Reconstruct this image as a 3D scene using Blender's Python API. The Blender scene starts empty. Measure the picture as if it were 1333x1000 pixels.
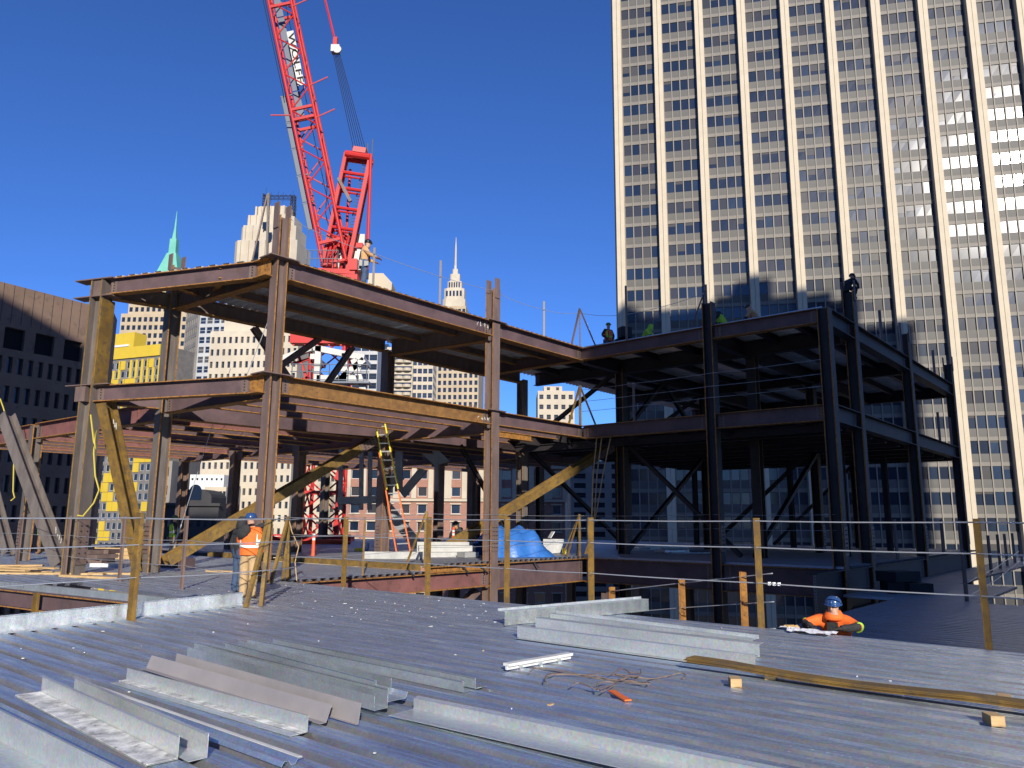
import bpy, math, random
import numpy as np
from mathutils import Vector, Matrix, Quaternion
random.seed(7)
sc = bpy.context.scene
COL = sc.collection
R = math.radians

# ------------------------------------------------------------ camera
EYE = 1.67
FOC, PITCH, ROLL = 1000.0, R(10.05), R(0.35)
_f = np.array([0, math.cos(PITCH), math.sin(PITCH)])
_r0 = np.array([1.0, 0, 0]); _u0 = np.cross(_r0, _f)
CR = _r0 * math.cos(ROLL) + _u0 * math.sin(ROLL)
CU = -_r0 * math.sin(ROLL) + _u0 * math.cos(ROLL)
cam = bpy.data.cameras.new('camera')
cam_o = bpy.data.objects.new('camera', cam)
COL.objects.link(cam_o)
cam.sensor_width = 36.0
cam.lens = 36.0 * FOC / 1333.0
cam.clip_start = 0.1
cam.clip_end = 6000
cam_o.matrix_world = Matrix(((CR[0], CU[0], -_f[0], 0), (CR[1], CU[1], -_f[1], 0), (CR[2], CU[2], -_f[2], EYE), (0, 0, 0, 1)))
sc.camera = cam_o

# ------------------------------------------------------------ sky, sun, exposure
SUN_AZ, SUN_EL = R(171.0), R(22.0)
world = bpy.data.worlds.new("World")
sc.world = world
world.use_nodes = True
_nt = world.node_tree
_bg = _nt.nodes['Background']
_sky = _nt.nodes.new('ShaderNodeTexSky')
_sky.sky_type = 'NISHITA'
_sky.sun_disc = False
_sky.sun_elevation = SUN_EL
_sky.sun_rotation = SUN_AZ
_sky.air_density = 0.85
_sky.dust_density = 0.0
_sky.ozone_density = 10.0
_hs = _nt.nodes.new('ShaderNodeMix')
_hs.data_type = 'RGBA'; _hs.blend_type = 'MULTIPLY'
_hs.inputs[0].default_value = 1.0
_hs.inputs[7].default_value = (0.81, 0.80, 0.95, 1)
_nt.links.new(_sky.outputs[0], _hs.inputs[6])
_nt.links.new(_hs.outputs[2], _bg.inputs[0])
_bg.inputs[1].default_value = 0.115
S_DIR = Vector((math.sin(SUN_AZ) * math.cos(SUN_EL), math.cos(SUN_AZ) * math.cos(SUN_EL), math.sin(SUN_EL)))
_sl = bpy.data.lights.new('sun', 'SUN')
_sl.energy = 4.2
_sl.angle = R(0.5)
_sl.color = (1.0, 0.93, 0.82)
sun = bpy.data.objects.new('sun', _sl)
COL.objects.link(sun)
sun.location = (20, -60, 80)
sun.rotation_euler = (-S_DIR).to_track_quat('-Z', 'Y').to_euler()
sc.view_settings.view_transform = 'Standard'
sc.view_settings.look = 'None'
sc.view_settings.exposure = 0.5
sc.view_settings.gamma = 1.0
sc.view_settings.use_curve_mapping = False
sc.cycles.max_bounces = 6
sc.cycles.use_denoising = True

# ------------------------------------------------------------ plan helpers (metres)
def ray(x, y):
    return _f + CR * (x - 666.5) / FOC - CU * (y - 500) / FOC
def gz(x, y, z=0.0):
    d = ray(x, y); k = (z - EYE) / d[2]
    return Vector((d[0] * k, d[1] * k, z))
def at(x, y, Y):
    d = ray(x, y); k = Y / d[1]
    return Vector((d[0] * k, Y, EYE + d[2] * k))
FA = R(40.5)
UX = Vector((math.sin(FA), math.cos(FA), 0))          # frame axis along the long girder
WX = Vector((math.cos(FA), -math.sin(FA), 0))         # frame axis along the deck ribs
ORG = Vector((-6.75, 21.3, 0))
def P(s, t, z=0.0):
    v = ORG + UX * s + WX * t
    return Vector((v.x, v.y, z))
def az(a):
    return Vector((math.sin(R(a)), math.cos(R(a)), 0))

# ------------------------------------------------------------ materials
def mat(name, c1, c2=None, rough=0.6, metal=0.0, scale=3.0, detail=4.0, c3=None, c3amt=0.5, bump=0.0, bscale=30.0, stretch=None, spec=0.5, rough2=None, grain=0.0):
    m = bpy.data.materials.new(name)
    m.use_nodes = True
    nt = m.node_tree; N = nt.nodes; L = nt.links
    b = N['Principled BSDF']
    b.inputs['Roughness'].default_value = rough
    b.inputs['Metallic'].default_value = metal
    b.inputs['Specular IOR Level'].default_value = spec
    if c2 is None:
        b.inputs['Base Color'].default_value = (*c1, 1)
    tc = N.new('ShaderNodeTexCoord')
    mp = N.new('ShaderNodeMapping')
    if stretch: mp.inputs['Scale'].default_value = stretch
    L.new(tc.outputs['Object'], mp.inputs[0])
    if c2 is not None:
        n = N.new('ShaderNodeTexNoise')
        n.inputs['Scale'].default_value = scale
        n.inputs['Detail'].default_value = detail
        n.inputs['Roughness'].default_value = 0.65
        L.new(mp.outputs[0], n.inputs['Vector'])
        r = N.new('ShaderNodeValToRGB')
        r.color_ramp.elements[0].position = 0.35; r.color_ramp.elements[1].position = 0.65
        r.color_ramp.elements[0].color = (*c1, 1); r.color_ramp.elements[1].color = (*c2, 1)
        L.new(n.outputs[0], r.inputs[0])
        out = r.outputs[0]
        if c3 is not None:
            n2 = N.new('ShaderNodeTexNoise')
            n2.inputs['Scale'].default_value = scale * 2.3
            n2.inputs['Detail'].default_value = 6
            n2.inputs['Roughness'].default_value = 0.7
            L.new(mp.outputs[0], n2.inputs['Vector'])
            r2 = N.new('ShaderNodeValToRGB')
            r2.color_ramp.elements[0].position = 1 - c3amt - 0.06; r2.color_ramp.elements[1].position = 1 - c3amt + 0.06
            L.new(n2.outputs[0], r2.inputs[0])
            mx = N.new('ShaderNodeMix'); mx.data_type = 'RGBA'
            L.new(r2.outputs[0], mx.inputs[0]); L.new(out, mx.inputs[6]); mx.inputs[7].default_value = (*c3, 1)
            out = mx.outputs[2]
        L.new(out, b.inputs['Base Color'])
        if rough2 is not None:
            mr = N.new('ShaderNodeMapRange')
            mr.inputs[1].default_value = 0.3; mr.inputs[2].default_value = 0.7
            mr.inputs[3].default_value = rough; mr.inputs[4].default_value = rough2
            L.new(n.outputs[0], mr.inputs[0]); L.new(mr.outputs[0], b.inputs['Roughness'])
    if bump > 0:
        n3 = N.new('ShaderNodeTexNoise')
        n3.inputs['Scale'].default_value = bscale
        n3.inputs['Detail'].default_value = 3
        L.new(mp.outputs[0], n3.inputs['Vector'])
        bp = N.new('ShaderNodeBump')
        bp.inputs['Strength'].default_value = bump
        bp.inputs['Distance'].default_value = 0.02
        L.new(n3.outputs[0], bp.inputs['Height']); L.new(bp.outputs[0], b.inputs['Normal'])
    return m

M = {}
M['steel'] = mat('weathered_steel', (.135, .085, .09), (.085, .056, .062), .62, scale=1.4, c3=(.13, .065, .04), c3amt=.34, bump=.15, bscale=25)
M['steel_red'] = mat('red_primer_steel', (.24, .10, .09), (.16, .07, .065), .62, scale=1.2, c3=(.12, .06, .05), c3amt=.4)
M['brown'] = mat('brown_mill_steel', (.185, .130, .115), (.125, .088, .078), .55, scale=1.6, c3=(.20, .11, .055), c3amt=.36, bump=.15, stretch=(2.2, 2.2, .5))
M['grey_steel'] = mat('grey_mill_steel', (.17, .145, .13), (.11, .095, .088), .5, scale=1.5, c3=(.15, .09, .06), c3amt=.36, stretch=(2, 2, .5))
M['rust'] = mat('orange_rust', (.40, .19, .04), (.24, .11, .026), .75, scale=5, c3=(.11, .05, .02), c3amt=.42)
M['rust_web_shade'] = mat('brown_rust_with_shade', (.27, .14, .04), (.16, .08, .028), .72, scale=4, c3=(.11, .055, .03), c3amt=.38)  # rust toned down, with the top flange's shadow put in the web colour
M['gold'] = mat('golden_rust', (.25, .15, .03), (.15, .085, .02), .7, scale=2.2, c3=(.12, .08, .035), c3amt=.45, bump=.2)
M['dark'] = mat('dark_hollow', (.012, .012, .014), None, .8)
M['cable'] = mat('galvanised_wire', (.55, .56, .57), None, .35, .6)
M['shade_steel'] = mat('shade_darkened_steel', (.036, .031, .033), (.024, .021, .023), .6, scale=1.5, c3=(.05, .033, .02), c3amt=.35)  # steel darkened in colour to deepen the right wing's shade
M['lumber'] = mat('sawn_lumber', (.55, .38, .19), (.42, .27, .12), .8, scale=8, stretch=(1, 1, 6))
M['white'] = mat('white_paint', (.74, .74, .72), (.6, .6, .58), .5, scale=3)
M['black'] = mat('black_cloth', (.014, .014, .016), (.025, .025, .027), .85, scale=12)
M['concrete'] = mat('concrete', (.33, .32, .30), (.24, .235, .225), .9, scale=.6, bump=.2)
M['street'] = mat('street_asphalt', (.05, .05, .052), (.07, .07, .07), .9, scale=.2)

def galv(name, base, rough, dots=False, stains=0.35, dark=(.2, .2, .21), metal=.9):
    m = bpy.data.materials.new(name); m.use_nodes = True
    nt = m.node_tree; N = nt.nodes; L = nt.links; b = N['Principled BSDF']
    b.inputs['Metallic'].default_value = metal
    tc = N.new('ShaderNodeTexCoord')
    rot = N.new('ShaderNodeMapping'); rot.inputs['Rotation'].default_value = (0, 0, R(49.5) - R(90) + R(90))
    rot.vector_type = 'POINT'; rot.inputs['Rotation'].default_value = (0, 0, FA)
    L.new(tc.outputs['Object'], rot.inputs[0])            # x along ribs, y along the frame
    st = N.new('ShaderNodeMapping'); st.inputs['Scale'].default_value = (.5, 5, 1)
    L.new(rot.outputs[0], st.inputs[0])
    n1 = N.new('ShaderNodeTexNoise'); n1.inputs['Scale'].default_value = 1.0; n1.inputs['Detail'].default_value = 7; n1.inputs['Roughness'].default_value = .68
    L.new(st.outputs[0], n1.inputs['Vector'])
    r1 = N.new('ShaderNodeValToRGB')
    r1.color_ramp.elements[0].position = .5 - stains * .5; r1.color_ramp.elements[0].color = (*dark, 1)
    r1.color_ramp.elements[1].position = .5 + stains * .3; r1.color_ramp.elements[1].color = (*base, 1)
    L.new(n1.outputs[0], r1.inputs[0])
    v = N.new('ShaderNodeTexVoronoi'); v.inputs['Scale'].default_value = 45          # zinc spangle
    L.new(rot.outputs[0], v.inputs['Vector'])
    hs = N.new('ShaderNodeMix'); hs.data_type = 'RGBA'; hs.blend_type = 'MULTIPLY'; hs.inputs[0].default_value = .22
    L.new(r1.outputs[0], hs.inputs[6]); L.new(v.outputs['Color'], hs.inputs[7])
    L.new(hs.outputs[2], b.inputs['Base Color'])
    n2 = N.new('ShaderNodeTexNoise'); n2.inputs['Scale'].default_value = 3.0; n2.inputs['Detail'].default_value = 5
    L.new(st.outputs[0], n2.inputs['Vector'])
    mr = N.new('ShaderNodeMapRange'); mr.inputs[1].default_value = .3; mr.inputs[2].default_value = .7
    mr.inputs[3].default_value = rough - .07; mr.inputs[4].default_value = rough + .13
    L.new(n2.outputs[0], mr.inputs[0]); L.new(mr.outputs[0], b.inputs['Roughness'])
    n3 = N.new('ShaderNodeTexNoise'); n3.inputs['Scale'].default_value = 2.2; n3.inputs['Detail'].default_value = 2
    L.new(rot.outputs[0], n3.inputs['Vector'])
    bp = N.new('ShaderNodeBump'); bp.inputs['Strength'].default_value = .35; bp.inputs['Distance'].default_value = .03
    L.new(n3.outputs[0], bp.inputs['Height'])
    last = bp
    if dots:                                                # pressed embossments along the flats
        dm = N.new('ShaderNodeMapping'); dm.inputs['Scale'].default_value = (18, 33, 0)
        L.new(rot.outputs[0], dm.inputs[0])
        vd = N.new('ShaderNodeTexVoronoi'); vd.inputs['Scale'].default_value = 1; vd.inputs['Randomness'].default_value = .3
        L.new(dm.outputs[0], vd.inputs['Vector'])
        rd = N.new('ShaderNodeMapRange'); rd.inputs[1].default_value = .10; rd.inputs[2].default_value = .28; rd.inputs[3].default_value = 1; rd.inputs[4].default_value = 0
        L.new(vd.outputs['Distance'], rd.inputs[0])
        b2 = N.new('ShaderNodeBump'); b2.inputs['Strength'].default_value = .55; b2.inputs['Distance'].default_value = .006
        L.new(rd.outputs[0], b2.inputs['Height']); L.new(bp.outputs[0], b2.inputs['Normal'])
        last = b2
    L.new(last.outputs[0], b.inputs['Normal'])
    return m
M['deck'] = galv('galvanised_deck', (.82, .93, 1.0), .41, True, .45, (.50, .57, .68), .90)
M['valley'] = galv('grey_deck_flute', (.55, .56, .60), .45, False, .6, (.30, .29, .29), .80)  # greyer, duller tone set on flute bottoms and sides
M['deck_dusty_shade'] = galv('dusty_shade_deck', (.42, .44, .46), .42, True, .45, (.27, .28, .29), .75)  # dusty grey deck, darkened in colour to deepen the shaded floors
M['deck_under'] = galv('deck_underside', (.86, .88, .88), .34, False, .4, (.64, .64, .64), .5)
M['galv'] = galv('galvanised_sheet', (.76, .80, .80), .34, False, .4, (.52, .56, .57), .55)
M['galv_dark'] = galv('dull_galvanised_sheet', (.60, .67, .72), .28, False, .45, (.36, .40, .43), .62)
M['zinc'] = mat('bare_zinc_sheet', (.40, .37, .37), (.33, .31, .315), .55, .25, scale=2)
M['residue'] = mat('chalky_residue', (.85, .85, .84), (.34, .35, .36), .8, scale=6, stretch=(1, 1, 1), c3=(.18, .17, .17), c3amt=.38)

# ------------------------------------------------------------ object helpers
def loc_of(o):
    v = Vector((0, 0, 0))
    while o is not None:
        v += o.location; o = o.parent
    return v
def tag(o, label=None, cat=None, group=None, kind=None):
    if label: o['label'] = label
    if cat: o['category'] = cat
    if group: o['group'] = group
    if kind: o['kind'] = kind
    return o
def thing(name, label, cat, loc=(0, 0, 0), rz=0.0, group=None):
    o = bpy.data.objects.new(name, None)
    COL.objects.link(o)
    o.empty_display_size = .2
    o.location = loc; o.rotation_euler = (0, 0, rz)
    return tag(o, label, cat, group)
def link(name, me, parent=None):
    o = bpy.data.objects.new(name, me)
    COL.objects.link(o)
    if parent is not None: o.parent = parent
    return o
def dup(o, parent=None):
    c = o.copy(); COL.objects.link(c)
    if parent is not None: c.parent = parent
    for ch in o.children: dup(ch, c)
    return c

class MB:
    def __init__(s): s.v = []; s.f = []; s.m = []
    def add(s, vs, fs, mi=0):
        o = len(s.v); s.v += [tuple(v) for v in vs]
        for i, f in enumerate(fs):
            s.f.append(tuple(o + k for k in f)); s.m.append(mi[i] if isinstance(mi, (list, tuple)) else mi)
    def box(s, c, size, ax=None, mi=0):
        c = Vector(c); X, Y, Z = ax if ax else (Vector((1, 0, 0)), Vector((0, 1, 0)), Vector((0, 0, 1)))
        a, b, d = size[0] / 2, size[1] / 2, size[2] / 2
        vs = [c + X * (a * i) + Y * (b * j) + Z * (d * k) for k in (-1, 1) for j in (-1, 1) for i in (-1, 1)]
        s.add(vs, [(0, 2, 3, 1), (4, 5, 7, 6), (0, 1, 5, 4), (2, 6, 7, 3), (0, 4, 6, 2), (1, 3, 7, 5)], mi)
    def bar(s, p0, p1, w, h, up=(0, 0, 1), mi=0):
        p0 = Vector(p0); p1 = Vector(p1); d = p1 - p0; L = d.length
        X = d.normalized(); up = Vector(up)
        if abs(X.dot(up)) > .98: up = Vector((1, 0, 0))
        Y = up.cross(X).normalized(); Z = X.cross(Y)
        s.box((p0 + p1) / 2, (L, w, h), (X, Y, Z), mi)
    def path(s, pts, r, n=6, mi=0, r2=None, cap=True):
        pts = [Vector(p) for p in pts]; k = len(pts); o = len(s.v)
        ref = Vector((0, 0, 1)); prev = None
        for i, p in enumerate(pts):
            d = (pts[min(i + 1, k - 1)] - pts[max(i - 1, 0)])
            d = d.normalized() if d.length > 1e-9 else Vector((0, 0, 1))
            if prev is None:
                ref = Vector((0, 0, 1)) if abs(d.z) < .95 else Vector((1, 0, 0))
                X = ref.cross(d).normalized()
            else:
                X = (prev - d * prev.dot(d)).normalized()
            prev = X; Y = d.cross(X)
            rr = r if r2 is None else r + (r2 - r) * i / max(1, k - 1)
            for j in range(n):
                a = 2 * math.pi * j / n
                s.v.append(tuple(p + X * (rr * math.cos(a)) + Y * (rr * math.sin(a))))
        for i in range(k - 1):
            for j in range(n):
                a = o + i * n + j; b = o + i * n + (j + 1) % n
                s.f.append((a, b, b + n, a + n)); s.m.append(mi)
        if cap:
            s.f.append(tuple(o + j for j in reversed(range(n)))); s.m.append(mi)
            s.f.append(tuple(o + (k - 1) * n + j for j in range(n))); s.m.append(mi)
    def tube(s, p0, p1, r, n=6, mi=0, r2=None): s.path([p0, p1], r, n, mi, r2)
    def section(s, pts, p0, p1, A, B, mi=0):
        """sweep a closed 2-D outline (a along A, b along B) from p0 to p1"""
        p0 = Vector(p0); p1 = Vector(p1); n = len(pts)
        vs = [p0 + A * a + B * b for a, b in pts] + [p1 + A * a + B * b for a, b in pts]
        fs = [(i, (i + 1) % n, n + (i + 1) % n, n + i) for i in range(n)]
        m = list(mi) if isinstance(mi, (list, tuple)) else [mi] * n
        s.add(vs, fs + [tuple(reversed(range(n))), tuple(range(n, 2 * n))], m + [m[0], m[0]])
    def ibeam(s, p0, p1, d, bf, web=None, tf=.028, tw=.018, bott=1):
        p0 = Vector(p0); p1 = Vector(p1); X = (p1 - p0).normalized()
        B = Vector(web) if web is not None else Vector((0, 0, 1))
        B = (B - X * B.dot(X)).normalized(); A = X.cross(B)
        h, g, t = d / 2, bf / 2, tw / 2
        pts = [(-g, h), (-g, h - tf), (-t, h - tf), (-t, -h + tf), (-g, -h + tf), (-g, -h), (g, -h), (g, -h + tf), (t, -h + tf), (t, h - tf), (g, h - tf), (g, h)]
        s.section(pts, p0, p1, A, B, [1, 0, 0, 0, 1, bott, 1, 1, 0, 0, 1, 0])
    def sheet(s, pl, p0, p1, A, B, th=.006, mi=0):
        """sweep an open polyline section with thickness"""
        n = len(pl); off = []
        for i in range(n):
            a = Vector((*pl[max(i - 1, 0)], 0)); b = Vector((*pl[min(i + 1, n - 1)], 0)); d = (b - a).normalized()
            off.append((pl[i][0] - d.y * th, pl[i][1] + d.x * th))
        s.section(list(pl) + off[::-1], p0, p1, A, B, mi)
    def lathe(s, prof, c, n=16, mi=0, ax=None):
        c = Vector(c); X, Y, Z = ax if ax else (Vector((1, 0, 0)), Vector((0, 1, 0)), Vector((0, 0, 1)))
        o = len(s.v)
        for r, z in prof:
            for j in range(n):
                a = 2 * math.pi * j / n
                s.v.append(tuple(c + X * (r * math.cos(a)) + Y * (r * math.sin(a)) + Z * z))
        for i in range(len(prof) - 1):
            for j in range(n):
                a = o + i * n + j; b = o + i * n + (j + 1) % n
                s.f.append((a, b, b + n, a + n)); s.m.append(mi)
        s.f.append(tuple(o + j for j in reversed(range(n)))); s.m.append(mi)
        s.f.append(tuple(o + (len(prof) - 1) * n + j for j in range(n))); s.m.append(mi)
    def build(s, name, mats, parent=None, smooth=False, local=False):
        me = bpy.data.meshes.new(name)
        off = Vector((0, 0, 0)) if local or parent is None else loc_of(parent)
        me.from_pydata([(v[0] - off.x, v[1] - off.y, v[2] - off.z) for v in s.v], [], s.f)
        for m in (mats if isinstance(mats, (list, tuple)) else [mats]): me.materials.append(m)
        me.polygons.foreach_set('material_index', s.m)
        if smooth: me.polygons.foreach_set('use_smooth', [True] * len(s.f))
        me.update()
        return link(name, me, parent)
# ============================================================ SETTING: street, decks
mb = MB(); mb.add([(-3000, -1500, -48), (3000, -1500, -48), (3000, 4500, -48), (-3000, 4500, -48)], [(0, 1, 2, 3)])
tag(mb.build('street_ground', M['street']), kind='structure')

PER = .305
PROF = [(0, -.076), (.06, -.076), (.085, 0), (.14, 0), (.149, -.006), (.158, 0), (.207, 0), (.216, -.006), (.225, 0), (.28, 0), (.305, -.076)]
def rib_panel(parent, name, s0, nrib, f0, f1, z, m, seg=1, wob=.0015):
    """one corrugated sheet: ribs run along WX from f0(s) to f1(s)"""
    mb = MB(); pts = []
    for k in range(nrib):
        for i, (a, b) in enumerate(PROF):
            if k and i == 0: continue
            pts.append((s0 + k * PER + a, b))
    dz = random.uniform(-wob, wob) * 2
    rows = []
    for (a, b) in pts:
        t0, t1 = f0(a), f1(a)
        rows.append([tuple(P(a, t0 + (t1 - t0) * j / seg, z + b + dz + (random.uniform(-wob, wob) if 0 < j < seg else 0))) for j in range(seg + 1)])
    vs = [p for r in rows for p in r]
    n = seg + 1
    fs = [(i * n + j, i * n + j + 1, (i + 1) * n + j + 1, (i + 1) * n + j) for i in range(len(rows) - 1) for j in range(seg)]
    nq = len(PROF) - 1
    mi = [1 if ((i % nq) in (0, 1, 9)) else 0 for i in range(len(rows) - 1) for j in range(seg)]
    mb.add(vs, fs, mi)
    return mb.build(name, [m, M['valley']] if m in (M['deck'], M['deck_dusty_shade']) else [m, m], parent)

def deck(name, s0, s1, f0, f1, z, m, parent=None, part='deck_panel', nrib=3, seg=1, splits=()):
    if parent is None:
        parent = bpy.data.objects.new(name, None); COL.objects.link(parent)
        parent.location = P((s0 + s1) / 2, f0(s0), z); tag(parent, kind='structure')
    s = s0
    while s < s1 - .02:
        k = min(nrib, max(1, round((s1 - s) / PER)))
        a = f0
        for q in list(splits) + [None]:
            b = f1 if q is None else (lambda x, q=q: q)
            if b(s) - a(s) > .3: rib_panel(parent, part, s, k, a, b, z, m, seg)
            a = (lambda x, q=q: q + .012) if q is not None else a
        s += k * PER
    return parent
EDGE = .55
SPL = EDGE - PER * 13
def near_left(s): return 4.88 + (-3.39 - s) * .20          # skewed edge of the floor opening
def far_right(s): return 4.6 - (-3.41 - s) / .139
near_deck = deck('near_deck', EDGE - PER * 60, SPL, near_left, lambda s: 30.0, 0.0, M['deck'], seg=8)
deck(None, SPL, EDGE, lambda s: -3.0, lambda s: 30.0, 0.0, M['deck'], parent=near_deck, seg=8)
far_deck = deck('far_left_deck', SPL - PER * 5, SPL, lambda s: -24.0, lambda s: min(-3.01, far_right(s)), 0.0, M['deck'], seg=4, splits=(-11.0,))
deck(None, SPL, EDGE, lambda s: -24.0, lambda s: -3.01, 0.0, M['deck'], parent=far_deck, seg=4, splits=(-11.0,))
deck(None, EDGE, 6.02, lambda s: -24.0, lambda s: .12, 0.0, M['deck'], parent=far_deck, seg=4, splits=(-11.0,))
upper_deck = deck('main_floor_deck', 6.1, 37.0, lambda s: -27.0, lambda s: 0.12 if s < 14.97 else 10.45, .22, M['deck_dusty_shade'], nrib=6, splits=(-12.0,))
low_deck = deck('shaded_lower_deck', 2.3, 62.0, lambda s: 12.2 if s < 14.2 else 10.62, lambda s: 25 if s < 14.3 else (14.3 if s < 22 else 12.4), -.6, M['deck_dusty_shade'], nrib=4)
low_deck2 = deck('shaded_lower_deck_strip', 14.3, 22.0, lambda s: 17.2, lambda s: 26, -.6, M['deck_dusty_shade'], nrib=4)
mb = MB()
mb.add([P(-9, -14, -7.9), P(-9, 12, -7.9), P(40, 12, -7.9), P(40, -27, -7.9), P(-9, -27, -7.9)], [(0, 1, 2, 3, 4)])
tag(mb.build('lower_floor_slab', M['concrete']), kind='structure')
deck('lower_left_deck', -10.6, -4.2, lambda s: -12, lambda s: -3.6, -2.7, M['deck_under'], nrib=4)

# flashing (pour stops) round the opening, own edges of the deck
mb = MB()
a, b = P(-3.39, 4.86), P(-14, 6.98)
X = (b - a).normalized(); A = Vector((X.y, -X.x, 0))
mb.sheet([(.10, .004), (0, .004), (0, .25), (.03, .25)], a, a.lerp(b, .42), -A, Vector((0, 0, 1)), .004)
mb.sheet([(.10, .004), (0, .004), (0, .25), (.03, .25)], a.lerp(b, .424), b, -A, Vector((0, 0, 1)), .004)
tag(mb.build('edge_flashing', M['galv'], near_deck), 'bright upturned galvanised flashing')
mb = MB()
a, b = P(-3.40, 4.80), P(-5.2, -8.2)
X = (b - a).normalized(); A = Vector((X.y, -X.x, 0))
mb.sheet([(.12, .004), (0, .004), (0, -.16), (-.02, -.16)], a, b, A, Vector((0, 0, 1)), .004)
tag(mb.build('edge_flashing', M['galv_dark'], far_deck), 'dull grey edge flashing')
mb = MB()
a, b = P(-3.50, 4.78, -.36), P(-5.3, -8.2, -.36)
mb.ibeam(a, b, .42, .26)
mb.build('edge_girder', [M['steel'], M['rust']], far_deck)

# ============================================================ STEEL FRAME
frame = thing('building_skeleton', 'two tier rusty steel building frame with bare girders and corrugated decks', 'steel frame', P(8, 0, 0))
COLS = {  # name: s, t, z0, z1, flange normal, material, lugs
 'A': (0, 0, -7.9, 10.35, 'u', 'brown', 1), 'B': (9.25, 0, -7.9, 10.35, 'w', 'brown', 1), 'J': (-.35, -5.65, 0, 9.95, 'u', 'grey_steel', 1),
 'M': (8.65, -5.3, .2, 8.6, 'u', 'brown', 0), 'N': (17.4, -5.3, .2, 8.6, 'w', 'grey_steel', 0), 'E1': (15, 6.05, -7.9, 10.0, 'w', 'shade_steel', 0),
 'E': (15.1, 10.35, -7.9, 9.05, 'w', 'shade_steel', 0), 'H': (18.1, 10.35, -7.9, 10.35, 'w', 'shade_steel', 1), 'I': (26, 10.35, -7.9, 10.2, 'w', 'shade_steel', 1), 'G': (35, 10.35, -7.9, 10.2, 'w', 'shade_steel', 1),
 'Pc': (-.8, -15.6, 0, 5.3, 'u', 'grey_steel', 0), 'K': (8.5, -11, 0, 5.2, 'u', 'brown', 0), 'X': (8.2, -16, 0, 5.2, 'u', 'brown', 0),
 'K2': (17.2, -21, .2, 6.6, 'u', 'grey_steel', 0), 'O1': (18.2, 0, -7.9, 8.6, 'w', 'shade_steel', 0), 'O2': (19, 6, .2, 8.6, 'u', 'shade_steel', 0), 'N2': (26, -11, .2, 5.2, 'w', 'shade_steel', 0),
 'R1': (26.5, 5.8, .2, 8.6, 'w', 'shade_steel', 0), 'R2': (26.5, 0, .2, 8.6, 'w', 'shade_steel', 0), 'R3': (35.3, 5, .2, 8.6, 'w', 'shade_steel', 0), 'R4': (35.3, -1, .2, 8.6, 'w', 'shade_steel', 0), 'R5': (27, -5.3, .2, 8.6, 'w', 'shade_steel', 0),
 'Q1': (17.3, -11, .2, 5.2, 'w', 'brown', 0), 'Q2': (17.5, -16, .2, 5.2, 'u', 'brown', 0), 'Q3': (22.3, -16.2, .2, 4.4, 'u', 'brown', 0), 'Q4': (25.8, -16.2, .2, 4.4, 'u', 'brown', 0), 'Q5': (8.6, -22, 0, 5.2, 'u', 'brown', 0),
 'Y1': (23, -14, .2, 8.4, 'u', 'grey_steel', 1), 'Y2': (30, -15.5, .2, 8.0, 'u', 'grey_steel', 1), 'Y3': (13.2, -17, 5.65, 8.8, 'u', 'grey_steel', 1), 'Y4': (6.6, -17, 5.65, 7.9, 'u', 'brown', 0), 'Y5': (18, -15, 5.65, 8.3, 'u', 'grey_steel', 1),
}
CP = {}
def bolts(mb, c, A, B, N, na, nb, da, db, r=.02, mi=2):
    for i in range(na):
        for j in range(nb):
            q = c + A * ((i - (na - 1) / 2) * da) + B * ((j - (nb - 1) / 2) * db)
            mb.lathe([(r, -.002), (r, .02), (r * .6, .024)], q, 6, mi, (A, B, N))
def column(k, s, t, z0, z1, nd, m, lugs, w=.40):
    mb = MB(); a = P(s, t, z0); b = P(s, t, z1); CP[k] = (s, t)
    web = UX if nd == 'u' else WX
    A = WX if nd == 'u' else UX
    mb.ibeam(a, b, w, w * .98, web=web, tf=.04, tw=.028, bott=0)
    o = mb.build('column', [M[m], M['rust']], frame)
    if lugs:
        mb = MB()
        for sg in (-1, 1):
            q = P(s, t, z1 + .02) + web * (sg * (w / 2 + .018))
            mb.box(q, (.034, .26, .78), (web, A, Vector((0, 0, 1))))
        mb.build('splice_plate', M['brown'], o)
    if z0 <= .3:
        mb = MB()
        for sg in (-1, 1):
            q = P(s, t, 1.05) + web * (sg * (w / 2 + .014))
            N = web * sg
            mb.box(q, (.026, w * .9, .95), (web, A, Vector((0, 0, 1))))
            bolts(mb, q + N * .013, A, Vector((0, 0, 1)), N, 4 if k in 'ABCJ' else 2, 6, w * .22, .14, .018, 1)
        mb.build('splice_plate', [M['brown'], M['dark']], o)
    return o
for k, v in COLS.items(): column(k, *v, w=.35 if k == 'A' else .40)

# the wide boxed corner column on the left
CX = Vector((-12.95, 23.35, 0))
cs, ct = (CX - ORG).dot(UX), (CX - ORG).dot(WX)
mb = MB()
AC = az(-71.5); NC = Vector((AC.y, -AC.x, 0)) * -1        # along the skew girder
mb.ibeam(CX + Vector((0, 0, 0)), CX + Vector((0, 0, 9.0)), .46, .44, web=AC, tf=.045, tw=.03, bott=0)
col_c = mb.build('column', [M['grey_steel'], M['gold']], frame)
mb = MB(); q = CX - AC * .27 + Vector((0, 0, 7.05)); Nn = Vector((AC.y, -AC.x, 0))
mb.box(CX - AC * .30 + Vector((0, 0, 7.0)), (.05, .50, 2.75), (AC, Nn, Vector((0, 0, 1))))
mb.box(CX + Nn * .27 + Vector((0, 0, 7.0)), (.48, .04, 2.75), (AC, Nn, Vector((0, 0, 1))))
bolts(mb, CX + Nn * .292 + Vector((0, 0, 7.2)), AC, Vector((0, 0, 1)), Nn, 1, 5, .1, .45, .035, 1)
tag(mb.build('stiffener_box', [M['gold'], M['gold']], col_c), 'golden rusted box stiffener')
mb = MB()
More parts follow.
